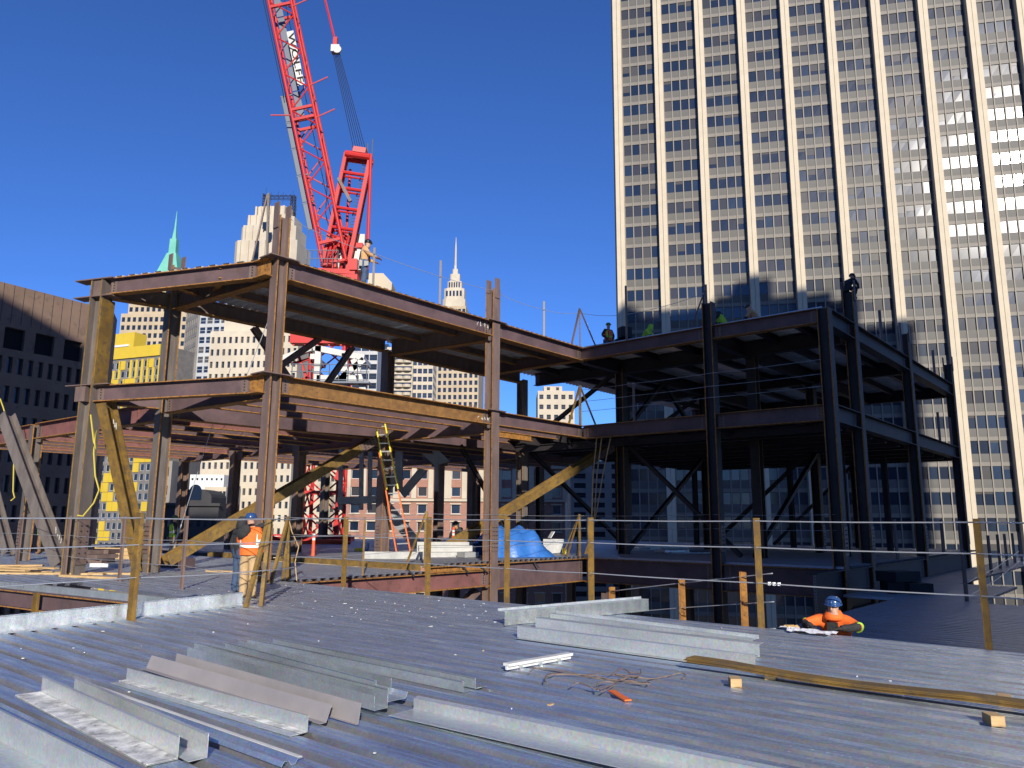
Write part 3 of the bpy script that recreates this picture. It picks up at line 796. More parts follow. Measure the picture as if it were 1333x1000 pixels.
# ---- dark brown stone building at far left
BU = az(28.4); BR = at(124, 420, 105); BR.z = 0
W_ = 84.0; BLp = BR - BU * W_; Bn = Vector((BU.y, -BU.x, 0))
zt_ = at(124, 399, 105).z
wins = []; x = W_ - 4.2
brown = thing('stone_building', 'dark brown stone office block with big square black openings near the roof', 'building', BLp + BU * 42 + Bn * -14 + Vector((0, 0, -48)))
for i in range(60):
    xx = W_ - 1.65 - i * 1.285
    if xx < 2: break
    for r in range(13): wins.append((xx, zt_ - 10.35 - r * 3.72, .66, 2.1))
for i in range(20): wins.append((W_ - 2.75 - i * 3.86, zt_ - 6.95, 2.5, 2.75))
mb = MB(); facade(mb, BLp, BU, W_, -48, zt_, wins, .5)
a, b = BR, BR + BU * 3.4 - Bn * 1.1; c = b - Bn * 3.2 + BU * 2.7
for (p, q) in ((a, b), (b, c)):
    mb.add([(*p.xy, -48), (*q.xy, -48), (*q.xy, zt_ - (0 if p is a else 0)), (*p.xy, zt_)], [(0, 1, 2, 3)])
mb.add([(*BLp.xy, zt_), (*a.xy, zt_), (*b.xy, zt_), (*c.xy, zt_), (*(BLp - Bn * 25).xy, zt_)], [(0, 1, 2, 3, 4)])
mb.add([(*c.xy, -48), (*(BLp - Bn * 25).xy, -48), (*(BLp - Bn * 25).xy, zt_), (*c.xy, zt_)], [(0, 1, 2, 3)])
mb.build('wall', M['brownstone'], brown)
mb = MB(); mb.box((0, 0, 0), (.07, .06, 5.0)); o = mb.build('panel_joint', M['shade_joint_stone']); pj = o.data; bpy.data.objects.remove(o)
for i in range(60):
    o = link('panel_joint', pj, brown); o.location = BR - BU * (1.0 + i * 1.27) - Bn * .02 + Vector((0, 0, zt_ - 2.52)) - brown.location; o.rotation_euler = (0, 0, rz_of(BU))
nsm = 0
for q in wins:
    p = BLp + BU * q[0] - Bn * .48 + Vector((0, 0, q[1]))
    if q[2] > 2: put_window(brown, p, BU, q[2], q[3], 'black_open')
    elif inview(p) and nsm < 280: nsm += 1; put_window(brown, p, BU, q[2], q[3], 'win_blue' if q[0] < W_ - 4.6 else 'win_dark', tilt=.01)
rk = thing('roof_railing', 'small white railing on the roof of the dark brown building', 'railing', at(8, 366, 88))
mb = MB(); q0 = BR - BU * 24; q1 = BR - BU * 19.5
for k in range(5): mb.tube(q0.lerp(q1, k / 4) - Bn * 1 + Vector((0, 0, zt_)), q0.lerp(q1, k / 4) - Bn * 1 + Vector((0, 0, zt_ + 1.9)), .07)
for hz in (1.0, 1.9): mb.tube(q0 - Bn * 1 + Vector((0, 0, zt_ + hz)), q1 - Bn * 1 + Vector((0, 0, zt_ + hz)), .07)
mb.build('rail', M['white'], rk)

# ---- yellow and grey hotel block
YU = az(112); YL = at(143, 470, 250); YL.z = 0
YW = 22.2
zy = at(185, 455, 250).z
yel = thing('hotel_block', 'bright yellow and grey apartment block with scattered yellow panels', 'building', YL + YU * 8 + Vector((0, 4, -48)))
n_ = Vector((YU.y, -YU.x, 0)); wins = []
cw = YW / 9; fh = 3.05
for r in range(24):
    for c in range(9):
        if r == 0 and c in (2, 7): continue
        if random.random() < (.24 if r < 6 else .36) and r > 1: continue
        wins.append(((c + .5) * cw, zy - 6.0 - r * fh, 1.5, 2.1))
mb = MB(); facade(mb, YL, YU, YW, -48, zy, wins, .2)
q = YL + YU * YW
mb.add([(*q.xy, -48), (*(q - n_ * 14).xy, -48), (*(q - n_ * 14).xy, zy), (*q.xy, zy)], [(0, 1, 2, 3)])
mb.add([(*(YL - n_ * 14).xy, -48), (*YL.xy, -48), (*YL.xy, zy), (*(YL - n_ * 14).xy, zy)], [(0, 1, 2, 3)])
mb.add([(*YL.xy, zy), (*q.xy, zy), (*(q - n_ * 14).xy, zy), (*(YL - n_ * 14).xy, zy)], [(0, 1, 2, 3)])
mb.build('wall', M['grey_panel'], yel)
for w_ in wins: put_window(yel, YL + YU * w_[0] - n_ * .18 + Vector((0, 0, w_[1])), YU, w_[2], w_[3], random.choice(('win_blue', 'win_blue', 'win_dark')), 'white_frame', .02)
def ypanel(x, z, w, h, d=.35):
    mb = MB(); mb.box(YL + YU * x + n_ * (d / 2) + Vector((0, 0, z)), (w, d, h), (YU, n_, Vector((0, 0, 1)))); mb.build('yellow_panel', M['yellow'], yel)
ypanel(YW / 2, zy - 1.9, YW, 3.7, .5)
for r in range(24):
    for c in range(9):
        has = any(abs(w_[0] - (c + .5) * cw) < .1 and abs(w_[1] - (zy - 6 - r * fh)) < .1 for w_ in wins)
        if not has: ypanel((c + .5) * cw, zy - 6.0 - r * fh, cw * .96, fh * .96, .25)
        elif r < 6 and random.random() < .8: ypanel((c + 1) * cw, zy - 6.0 - r * fh, cw - 1.5, fh, .25)
mb = MB()
q = YL - n_ * 3
mb.box(q + YU * 4.2 + Vector((0, 0, zy + 2.6)), (10.5, 5, 5.2), (YU, n_, Vector((0, 0, 1)))); mb.box(q + YU * 3.4 + n_ * 2.6 + Vector((0, 0, zy + .9)), (8, .3, .7), (YU, n_, Vector((0, 0, 1))), 1)
mb.build('penthouse', [M['yellow'], M['white']], yel)

# ---- tan setback tower with green copper roof
def centred(px, y, Y): v = at(px, y, Y); v.z = 0; return v
def tiers(name, label, cx, Y, tl, m, pitch, ww, wh, ucol=1.0, depth=.8, wm=('win_dark',), dirn=95):
    """stack of set back blocks: (half width px, y top px, columns)"""
    c = centred(cx, 500, Y); u = az(dirn); n = Vector((u.y, -u.x, 0)); k = Y / FOC; zb = -48
    t = thing(name, label, 'building', c + Vector((0, 0, -48)))
    for hw, yt, cols in tl:
        zt = at(cx, yt, Y).z; W = 2 * hw * k; dd = W * depth
        rows = int((zt - max(zb, -10) - pitch * .3) / pitch)
        block(None, None, (c - u * (W / 2) + n * (dd / 2)).xy, u, W, zb, zt, dd, m, cols, max(0, rows), ww, wh, zt=zt - pitch * .75, pitch=pitch, wm=wm, parent=t, rec=.5)
        zb = zt
    return t, c, u, n
T1, c, u, n = tiers('setback_tower', 'tan setback tower with green copper pyramid roof and needle spire', 211, 520, [(44, 417, 12), (38, 393, 10), (31, 372, 8)], 'tanstone', 5.6, 2.3, 3.2, dirn=93)
mb = MB(); k = .52
zr = [at(211, y, 520).z for y in (372, 353, 331, 312, 297, 275)]
def sq(hw, z): return [tuple(c + u * (i * hw) + n * (j * hw * .9) + Vector((0, 0, z))) for i, j in ((-1, 1), (1, 1), (1, -1), (-1, -1))]
st_ = [(19, zr[0]), (13, zr[1]), (6.3, zr[2]), (4.9, zr[2] + .2), (4.4, zr[3]), (2.6, zr[3] + .5), (1.2, zr[4]), (.25, zr[5])]
for (a, za), (b, zb) in zip(st_, st_[1:]):
    mb.add(sq(a * k, za) + sq(b * k, zb), [(0, 1, 5, 4), (1, 2, 6, 5), (2, 3, 7, 6), (3, 0, 4, 7)])
mb.build('copper_roof', M['copper'], T1)

# ---- grey brown tower with narrow bays, white grid tower, pale art deco tower
u = az(100)
block('narrow_bay_tower', 'grey brown tower with close set vertical window bays', at(237, 480, 330).xy, az(140), 16, -48, at(239, 405, 330).z, 14, 'greystone', 6, 26, 1.2, 2.6, pitch=4.3, wm=('win_dark',), rec=.5)
block('white_grid_tower', 'white gridded office tower with bands of dark windows', at(256, 470, 300).xy, u, 21, -48, at(285, 398, 300).z, 16, 'whitegrid', 7, 24, 2.3, 2.5, pitch=4.0, wm=('win_blue', 'win_dark', 'blind'), rec=.3, fr='white_frame', tilt=.01)
T2, c, u2, n2 = tiers('limestone_tower', 'pale limestone art deco tower crowned with lattice antenna frame', 345, 230, [(59, 440, 15), (46, 380, 11)], 'limestone', 3.7, .85, 1.9, dirn=96, depth=.7, wm=('win_dark', 'win_dark', 'blind'))
k = .23
def ztp(y): return at(345, y, 230).z
zb = ztp(380)
for hw, yt, ch in ((43, 322, 6), (38, 302, 8), (33, 288, 9), (25, 275, 8)):
    mb = MB(); W = hw * k; zt = ztp(yt)
    pl = [(-W + ch * k, -W * .7), (W - ch * k, -W * .7), (W, -W * .7 + ch * k), (W, W * .7 - ch * k), (W - ch * k, W * .7), (-W + ch * k, W * .7), (-W, W * .7 - ch * k), (-W, -W * .7 + ch * k)]
    mb.section(pl, c + Vector((0, 0, zb)), c + Vector((0, 0, zt)), u2, -n2 * -1)
    for q in range(-3, 4):
        mb.box(c + u2 * (q * W * .26) + n2 * (W * .7 + .15) + Vector((0, 0, (zb + zt) / 2)), (W * .09, .5, (zt - zb) * .96), (u2, n2, Vector((0, 0, 1))))
    mb.build('crown_tier', M['limestone'], T2); zb = zt - .01
for x_, y_, h_ in ((-9, 335, 5.5), (8, 320, 3), (-9, 345, 3), (17, 335, 3), (0, 305, 2.2)):
    mb = MB(); W = 1.4
    mb.box(c + u2 * (x_ * k) + n2 * (43 * k * .7 + .45) + Vector((0, 0, ztp(y_))), (1.3, .12, h_), (u2, n2, Vector((0, 0, 1))))
    mb.build('crown_window', M['win_dark'], T2)
mb = MB()
def lat(p, w, h, n=7, r=.14):
    for i, j in ((0, 0), (1, 0), (1, 1), (0, 1)):
        mb.tube(p + u2 * (w * (i - .5)) + n2 * (w * (j - .5)), p + u2 * (w * (i - .5)) + n2 * (w * (j - .5)) + Vector((0, 0, h)), r, 4)
    for q in range(n):
        z0, z1 = h * q / n, h * (q + 1) / n
        for (i, j, i2, j2) in ((0, 0, 1, 0), (1, 0, 1, 1), (1, 1, 0, 1), (0, 1, 0, 0)):
            mb.tube(p + u2 * (w * (i - .5)) + n2 * (w * (j - .5)) + Vector((0, 0, z0)), p + u2 * (w * (i2 - .5)) + n2 * (w * (j2 - .5)) + Vector((0, 0, z1)), r * .8, 4)
zt = ztp(276)
lat(c - u2 * (15 * k) + Vector((0, 0, zt)), 1.5, 6.0); lat(c + u2 * (24 * k) + Vector((0, 0, zt - 2)), 1.2, 7.2)
for zz in (4.6, 5.6):
    for yy in (-.5, .5): mb.tube(c - u2 * (18 * k) + n2 * yy + Vector((0, 0, zt + zz)), c + u2 * (27 * k) + n2 * yy + Vector((0, 0, zt + zz - .6)), .1, 4)
for q in range(14):
    a = c + u2 * ((-18 + q * 3.2) * k) + n2 * .5
    mb.tube(a + Vector((0, 0, zt + (4.5 if q % 2 else 5.5))), a + u2 * (3.2 * k) + Vector((0, 0, zt + (5.4 if q % 2 else 4.4))), .08, 4)
for x_, h_ in ((-16, 8.4), (-8, 6.8), (2, 7.0), (9, 6.6), (23, 7), (29, 2.0)):
    mb.tube(c + u2 * (x_ * k) + Vector((0, 0, zt + 3 * (x_ < 25))), c + u2 * (x_ * k) + Vector((0, 0, zt + h_)), .05, 4)
mb.build('antenna_frame', M['frame_dark'], T2)

# ---- spire tower and neighbours right of the crane
T3, c, u3, n3 = tiers('spire_tower', 'tan art deco skyscraper tapering to a white needle spire', 590, 560, [(37, 470, 11), (28, 440, 8), (17, 402, 6)], 'tanstone', 5.2, 2.2, 3.2, depth=.8, dirn=94)
k = .56; mb = MB()
def z3(y): return at(590, y, 560).z
zb = z3(402)
for hw, yt in ((15, 392), (13.5, 378), (9.5, 368), (6.5, 358), (3.5, 351), (1.6, 345)):
    pl = [(-hw, -hw * .7), (-hw * .7, -hw), (hw * .7, -hw), (hw, -hw * .7), (hw, hw * .7), (hw * .7, hw), (-hw * .7, hw), (-hw, hw * .7)]
    mb.section([(a * k, b * k * .8) for a, b in pl], c + Vector((0, 0, zb)), c + Vector((0, 0, z3(yt))), u3, n3); zb = z3(yt) - .02
mb.lathe([(.9, 0), (.7, z3(325) - zb), (.15, z3(309) - zb)], c + Vector((0, 0, zb)), 8)
mb.build('spire_crown', M['limestone'], T3)
for r_, yy, hw in ((0, 385, 13), (1, 373, 9)):
    mb = MB()
    for q in (-2, -1, 0, 1, 2): mb.box(c + u3 * (q * hw * k * .36) + n3 * (hw * k * .8 + .1) + Vector((0, 0, z3(yy))), (hw * k * .2, .3, 4.2), (u3, n3, Vector((0, 0, 1))))
    mb.build('crown_window', M['win_dark'], T3)
def bt(px, y, Y, px1, y1, **k):
    """front from px to px1 at depth Y, top at y"""
    a = at(px, 560, Y); b = at(px1, 560, Y); return dict(L=a.xy, u=Vector((b.x - a.x, b.y - a.y, 0)).normalized(), W=(b - a).length, z1=at((px + px1) / 2, y, Y).z)
q = bt(455, 446, 330, 488, 446); block('banded_glass_tower', 'glass tower with dark window bands and white floors behind the crane', q['L'], q['u'], q['W'], -48, q['z1'], 14, 'whitegrid', 3, 24, 3.3, 2.6, pitch=4.2, wm=('win_dark', 'win_blue'), rec=.3)
q = bt(484, 448, 345, 502, 448); block('blue_glass_tower', 'slim blue glass tower beside the banded glass tower', q['L'], q['u'], q['W'], -48, q['z1'], 12, 'win_blue', 2, 26, 2.6, 3.0, pitch=4.0, wm=('win_blue',), rec=.1, fr='white_frame')
q = bt(500, 452, 310, 535, 452)
bay = block('bay_window_tower', 'cream apartment tower with rounded bay windows and striped balconies', q['L'], q['u'], q['W'], -48, q['z1'], 14, 'creamcap', 1, 24, 10.2, 1.7, pitch=3.4, wm=('win_blue', 'win_dark'), rec=.2)
n_ = Vector((q['u'].y, -q['u'].x, 0))
for bx in (.2, .5, .8):
    for r in range(24):
        c_ = Vector((q['L'].x, q['L'].y, q['z1'] - 2.7 - r * 3.4)) + q['u'] * (q['W'] * bx) + n_ * .2
        if r == 0 and bx == .2:
            mb = MB(); mb.lathe([(1.75, -.6), (1.75, .6)], c_, 10); b0 = mb.build('bay', M['creamcap'], bay); c0 = c_
        else: o = dup(b0, bay); o.location = c_ - c0
q = bt(534, 456, 312, 562, 456); block('striped_apartment_tower', 'cream and grey striped apartment tower next to the bay windows', q['L'], q['u'], q['W'], -48, q['z1'], 14, 'creamcap', 4, 26, 1.7, 2.0, pitch=3.4, wm=('win_blue', 'win_dark'), rec=.3, side=(3, 20))
q = bt(700, 509, 300, 748, 511); block('cream_roof_block', 'cream flat roofed block seen far off between the frames', q['L'], q['u'], q['W'], -48, q['z1'], 20, 'creamcap', 5, 6, 1.6, 1.8, pitch=4, rec=.3)
q = bt(708, 503, 303, 732, 503); block('cream_roof_penthouse', 'small cream penthouse standing on the flat roofed block', q['L'], q['u'], q['W'], at(720, 512, 303).z, q['z1'], 8, 'creamcap', 2, 1, 1.2, 1.2, zt=q['z1'] - 1, pitch=3, rec=.2)
q = bt(742, 600, 235, 815, 600); block('balcony_tower', 'grey tower with stacked balcony bands behind the shaded bay', q['L'], q['u'], q['W'], -48, q['z1'], 14, 'greystone', 3, 24, 3.6, 1.5, pitch=2.9, wm=('win_dark',), rec=.8)
q = bt(398, 592, 175, 466, 592); block('cream_window_block', 'cream block with small square windows seen through the crane mast', q['L'], q['u'], q['W'], -48, q['z1'], 12, 'limestone', 8, 9, .75, 1.3, pitch=3.4, wm=('win_dark', 'blind'), rec=.3)
# red brick warehouse in the middle distance
q = bt(455, 598, 150, 735, 598)
brick = block('brick_warehouse', 'red brick warehouse with cream top storey and square windows', q['L'], q['u'], q['W'], -48, q['z1'], 22, 'brickred', 13, 10, 1.75, 1.75, zt=q['z1'] - 3.0, pitch=3.3, wm=('win_dark', 'win_blue', 'half'), fr='white_frame', rec=.3, single=130, tilt=.01)
n_ = Vector((q['u'].y, -q['u'].x, 0)); L0 = Vector((q['L'].x, q['L'].y, 0))
mb = MB(); gap = q['W'] / 13
mb.box(L0 + q['u'] * (q['W'] / 2) + n_ * .25 + Vector((0, 0, q['z1'] - .8)), (q['W'] + .6, .5, 1.9), (q['u'], n_, Vector((0, 0, 1))))
mb.box(L0 + q['u'] * (q['W'] / 2) + n_ * .22 + Vector((0, 0, q['z1'] - 7.9)), (q['W'] + .6, .44, .45), (q['u'], n_, Vector((0, 0, 1))))
for i in range(14): mb.box(L0 + q['u'] * (gap * i) + n_ * .2 + Vector((0, 0, q['z1'] - 4.6)), (.95 if i % 3 else 1.5, .4, 6.0), (q['u'], n_, Vector((0, 0, 1))))
mb.build('cream_trim', M['creamcap'], brick)
mb = MB()
for r in range(2, 10):
    for i in range(13):
        mb.box(L0 + q['u'] * (gap * (i + .5)) + n_ * .1 + Vector((0, 0, q['z1'] - 3.0 - r * 3.3 + 1.0)), (2.2, .2, .22), (q['u'], n_, Vector((0, 0, 1))))
        mb.box(L0 + q['u'] * (gap * (i + .5)) + n_ * .1 + Vector((0, 0, q['z1'] - 3.0 - r * 3.3 - 1.0)), (2.2, .2, .16), (q['u'], n_, Vector((0, 0, 1))))
mb.build('lintel_row', M['creamcap'], brick)['kind'] = 'stuff'
# low buildings seen under the left hand frame
q = bt(203, 600, 170, 228, 600); block('banded_low_block', 'grey low block with black window bands left of the ornate building', q['L'], q['u'], q['W'], -48, q['z1'], 10, 'greystone', 1, 8, 3.0, 2.0, pitch=4, wm=('black_open',), rec=.3)
q = bt(224, 565, 260, 250, 565); block('ribbed_block', 'beige block with slim vertical ribs under the left girders', q['L'], q['u'], q['W'], -48, q['z1'], 10, 'greystone', 6, 12, .8, 3.6, pitch=4.4, wm=('win_dark',), rec=.5)
q = bt(250, 540, 285, 280, 540); block('dark_glass_block', 'dark blue glass block behind the ornate roof', q['L'], q['u'], q['W'], -48, q['z1'], 10, 'frame_dark', 4, 16, 1.8, 2.6, pitch=3.8, wm=('win_blue', 'win_dark'), rec=.1)
q = bt(240, 618, 205, 296, 618); block('white_roof_block', 'low white block with a row of tiny square windows', q['L'], q['u'], q['W'], -48, q['z1'], 10, 'white', 9, 1, .55, .6, zt=q['z1'] - 1.2, pitch=3, rec=.3)
q = bt(224, 655, 160, 292, 655)
orn = block('ornate_building', 'ornate stone building, coloured dark for shade, with arched dormer and rows of small windows', q['L'], q['u'], q['W'], -48, q['z1'], 12, 'shade_joint_stone', 7, 6, .8, 1.6, zt=q['z1'] - 4.0, pitch=3.6, wm=('win_dark', 'half'), rec=.3)
mb = MB(); n_ = Vector((q['u'].y, -q['u'].x, 0)); L0 = Vector((q['L'].x, q['L'].y, 0))
cc = L0 + q['u'] * (q['W'] * .55) + Vector((0, 0, q['z1']))
pl = [(-3.4, 0)] + [(3.4 * math.cos(R(a)), 1.2 + 1.7 * math.sin(R(a))) for a in range(180, -1, -20)] + [(3.4, 0)]
mb.section(pl, cc + n_ * .3, cc - n_ * 8, q['u'], Vector((0, 0, 1)))
mb.box(L0 + q['u'] * (q['W'] / 2) + n_ * .3 + Vector((0, 0, q['z1'] - .3)), (q['W'] + .8, .6, .6), (q['u'], n_, Vector((0, 0, 1))))
mb.build('arched_roof', M['shade_joint_stone'], orn)
mb = MB()
pl = [(1.3 * math.cos(R(a)), 1.0 + 1.6 * math.sin(R(a))) for a in range(180, -1, -20)] + [(1.3, -.6), (-1.3, -.6)]
mb.section(pl, cc + n_ * .36 + Vector((0, 0, 1.2)), cc + n_ * .2 + Vector((0, 0, 1.2)), q['u'], Vector((0, 0, 1)))
mb.build('arched_window', M['win_dark'], orn)
q = bt(272, 634, 185, 300, 636); block('cream_arcade_block', 'cream arcaded building right of the ornate building', q['L'], q['u'], q['W'], -48, q['z1'], 10, 'limestone', 6, 3, .7, 3.0, pitch=4.2, wm=('win_dark',), rec=.4)

# ---- blocks behind the viewer, whose shade falls on the right wing, the tower foot and the brown building
south = block('south_tower', 'broad dark tower standing behind the viewer to the south', (88.0, -46), az(270), 68.8, -48, 72, 24, 'greystone', 20, 22, 2.0, 2.2, pitch=4.2, wm=('win_dark',), rec=.3)
mb = MB()
for (x0_, x1_, zt2) in ((29, 45, 106.2), (45, 60, 105.4), (60, 63, 107.0), (63, 68.5, 109.0), (68.5, 73, 105.6), (73, 77, 105.3), (77, 80.5, 103.7), (80.5, 87.9, 98.5)):
    mb.box(((x0_ + x1_) / 2, -53, (71.9 + zt2) / 2), (x1_ - x0_, 13, zt2 - 71.9))
for x in (34, 47): mb.lathe([(2.2, 0), (2.2, 2.2), (.2, 4)], (x, -50, 105.3), 10)
mb.build('roof_plant', M['greystone'], south)
block('south_west_block', 'long dark block standing behind the viewer to the south west', (-27.0, -46), az(270), 110, -48, 86.6, 20, 'greystone', 26, 24, 2.0, 2.2, pitch=4.2, wm=('win_dark',), rec=.3)
# ============================================================ TOWER CRANE
M['crane_red'] = mat('crane_red_paint', (.52, .020, .018), (.45, .016, .015), .5, scale=.5)
M['crane_white'] = mat('crane_white_paint', (.60, .59, .56), (.50, .49, .47), .5, scale=.6)
M['crane_grey'] = mat('crane_grey_mesh', (.13, .15, .185), None, .5, .3)
M['pale_red'] = mat('faded_red_paint', (.54, .09, .085), None, .5)
CY = 52.0
crane = thing('tower_crane', 'red lattice luffing tower crane with white lettered sign on its jib', 'crane', (-12.4, CY, .2))
def lattice(pts0, pts1, n, r, rb, name, cname='chord', bname='brace', m='crane_red', faces=((0, 1), (1, 2), (2, 3), (3, 0)), mats=None, root=None, xb=False):
    """four (or fewer) chords from pts0 to pts1 with zigzag braces; chords and braces are sub-parts of one part"""
    mb = MB(); k = len(pts0)
    for i in range(k):
        a, b = pts0[i], pts0[(i + 1) % k]; mb.bar(a, b, r * 1.5, r * 1.5)
    mb.tube(pts0[0], pts1[0], r, 8)
    part = mb.build(name, M[m], root or crane)
    mb = MB()
    for i in range(k): a, b = pts1[i], pts1[(i + 1) % k]; mb.bar(a, b, r * 1.5, r * 1.5)
    mb.build('end_frame', M[m], part)
    for i in range(1, k):
        mb = MB(); mb.tube(pts0[i], pts1[i], r, 8); mb.build(cname, M[m], part, smooth=False)
    for (i, j) in faces:
        for q in range(n):
            a, b = (i, j) if q % 2 == 0 else (j, i)
            p = pts0[a].lerp(pts1[a], q / n); e = pts0[b].lerp(pts1[b], (q + 1) / n)
            mb = MB(); mb.tube(p, e, rb, 6); mb.build(bname, M[m if (i, j) == faces[0] else (mats or m)], part)
            if xb:
                mb = MB(); mb.tube(pts0[b].lerp(pts1[b], q / n), pts0[a].lerp(pts1[a], (q + 1) / n), rb, 6); mb.build(bname, M[m], part)
    return part
V = Vector
def cx_(x, z, y=0.0): return V((x, CY + y, z))
mast = lattice([cx_(-13.65, .2, -1.1), cx_(-11.4, .2, -1.1), cx_(-11.4, .2, 1.1), cx_(-13.65, .2, 1.1)], [cx_(-13.65, 17.8, -1.1), cx_(-11.4, 17.8, -1.1), cx_(-11.4, 17.8, 1.1), cx_(-13.65, 17.8, 1.1)], 9, .13, .06, 'mast', xb=True)
mb = MB()
for z in (3.4, 5.6, 8.9, 11.0, 14.2):
    for y in (-1.1, 1.1): mb.bar(cx_(-13.7, z, y), cx_(-11.35, z, y), .16, .2)
    for x in (-13.65, -11.4): mb.bar(cx_(x, z, -1.1), cx_(x, z, 1.1), .16, .2)
for x in (-13.65, -11.4):
    for z in (1.2, 4.4, 7.3): mb.box(cx_(x, z, -1.1), (.34, .34, .6))
mb.build('mast_ring', M['crane_red'], crane)
mb = MB(); mb.box(cx_(-12.5, .35, 0), (3.6, 3.2, .3)); mb.bar(cx_(-15.5, .5, -2.2), cx_(-10.2, .5, -2.2), .3, .4); mb.build('base_beam', M['crane_red'], crane)
# white climbing frame
mb = MB()
for (a, b) in (((-15.4, 12.2), (-13.4, 13.0)), ((-13.4, 13.0), (-9.9, 12.3)), ((-13.0, 13.1), (-13.0, 9.4)), ((-10.6, 12.2), (-9.7, 9.6)), ((-13.0, 10.9), (-10.2, 10.9)), ((-11.2, 12.6), (-11.2, 9.4)), ((-9.9, 12.2), (-12.9, 9.6))):
    mb.bar(cx_(*a, -1.6), cx_(*b, -1.6), .34, .4)
for x in (-13.4, -10.2): mb.bar(cx_(x, 12.4, -1.6), cx_(x, 12.4, 1.6), .3, .36)
mb.build('climbing_frame', M['crane_white'], crane)
mb = MB()
for k in range(9):
    x = -14.6 + k * .62; mb.tube(cx_(x, 10.7, -1.95), cx_(x, 11.8, -1.95), .035, 5)
for z in (10.75, 11.3, 11.8): mb.tube(cx_(-14.7, z, -1.95), cx_(-9.5, z, -1.95), .035, 5)
mb.box(cx_(-12.1, 10.55, -1.8), (5.4, .9, .12))
mb.build('service_platform', M['crane_grey'], crane)
mb = MB()
mb.box(cx_(-12.6, 13.7, -1.0), (4.8, 1.0, .7)); mb.bar(cx_(-15.2, 14.4, -1.2), cx_(-10.0, 13.9, -1.2), .3, .4)
for a in range(6): mb.bar(cx_(-14.8 + a * .8, 13.2, -1.3), cx_(-14.3 + a * .8, 14.3, -1.3), .12, .12)
for (a, b) in (((-15.0, 12.0), (-13.0, 12.6)), ((-15.0, 10.6), (-13.1, 11.4)), ((-14.6, 12.8), (-13.2, 9.4))): mb.bar(cx_(*a, -.9), cx_(*b, -.9), .16, .16)
mb.build('turntable', M['crane_red'], crane)
# slewing platform and machinery
mb = MB()
mb.bar(cx_(-13.6, 18.6, -1.0), cx_(-10.9, 18.5, -1.0), .24, .34); mb.bar(cx_(-13.6, 18.6, 1.0), cx_(-10.9, 18.5, 1.0), .24, .34); mb.box(cx_(-12.2, 18.1, 0), (3.0, 2.4, .4))
mb.box(cx_(-11.0, 19.0, -1.0), (.5, .5, .8)); mb.box(cx_(-12.7, 19.9, .2), (.5, .6, 2.6)); mb.box(cx_(-11.8, 20.9, .4), (2.2, .5, .35))
for x in (-13.2, -12.9, -12.1): mb.tube(cx_(x, 18.8, -.3), cx_(x + .5, 21.4, -.3), .11, 6)
mb.build('slewing_platform', M['crane_red'], crane)
mb = MB()
mb.box(cx_(-11.6, 20.0, 1.4), (2.0, 1.8, 1.9)); mb.box(cx_(-11.4, 21.6, 1.6), (1.3, 1.2, .9)); mb.box(cx_(-10.7, 19.6, .2), (.5, 1.4, 1.5)); mb.box(cx_(-12.9, 19.5, 1.0), (.9, 1.0, .9))
mh = mb.build('machinery_house', M['crane_white'], crane)
mb = MB()
for (x, z, w, h) in ((-11.9, 20.3, .35, .5), (-11.3, 19.6, .4, .4), (-11.5, 21.7, .5, .35), (-12.2, 19.6, .3, .6), (-10.72, 19.9, .3, .5), (-12.9, 19.6, .4, .4)): mb.box(cx_(x, z, .45 if x > -12.5 else .47), (w, .16, h))
mb.build('vent_grille', M['dark'], mh)
mb = MB()
for k in range(7):
    x = -14.2 + k * .35; mb.tube(cx_(x, 18.9, -1.2), cx_(x, 20.0, -1.2), .03, 5)
for z in (19.4, 20.0): mb.tube(cx_(-14.3, z, -1.2), cx_(-12.1, z, -1.2), .03, 5)
mb.build('handrail', M['crane_grey'], crane)
mb = MB(); mb.section([(-.9, -.9), (.9, -.9), (.95, .2), (.3, .9), (-.7, .9)], cx_(-9.5, 18.0, .4), cx_(-9.5, 18.0, 2.2), V((1, 0, 0)), V((0, 0, 1)))
mb.build('counterweight', M['limestone'], crane)
# luffing jib
JD = V((-.2465, 0, 1)).normalized(); JP = V((JD.z, 0, -JD.x))
j0 = cx_(-12.45, 19.3); JL = 42.0
def jp(l, a, y): return j0 + JD * l + JP * a + V((0, y, 0))
jib = lattice([jp(0, -.82, -.75), jp(0, .82, -.75), jp(0, .82, .75), jp(0, -.82, .75)], [jp(JL, -.82, -.75), jp(JL, .82, -.75), jp(JL, .82, .75), jp(JL, -.82, .75)], 28, .11, .052, 'jib', mats='pale_red')
for l in (1.6, 11.2, 12.0, 20.5):
    for y in (-.75, .75): mb = MB(); mb.bar(jp(l, -.82, y), jp(l, .82, y), .16, .2); mb.build('cross_tie', M['crane_red'], jib)
for l, a in ((11.0, 1.0), (13.6, 1.0), (11.6, -1.0), (20.2, 1.0)):
    mb = MB(); mb.tube(jp(l, a * .8, -.75), jp(l + .35, a * 2.3, -.75), .05, 6); mb.build('side_arm', M['pale_red'], jib)
mb = MB()
for k in range(5):
    l = 3.2 + k * 2.15
    mb.box(jp(l + 1.0, -1.28, .3), (.42, .06, 2.0), (JP, V((0, 1, 0)), JD)); mb.box(jp(l + 2.05, -1.1, .3), (.85, .1, .09), (JP, V((0, 1, 0)), JD))
for k in range(9):
    l = 13.2 + k * 2.1; mb.box(jp(l, -.38, .6), (.5, .05, 2.0), (JP, V((0, 1, 0)), JD))
for a in (-1.5, -1.05): mb.tube(jp(2.8, a, .3), jp(14, a, .3), .03, 5)
mb.build('catwalk', M['crane_grey'], jib)
mb = MB()
for a in (-1.45, -1.3): mb.tube(jp(13.5, a + .25, -.2), jp(JL, a, -.2), .028, 5)
mb.tube(jp(.5, .35, 0), jp(JL, .2, 0), .03, 5)
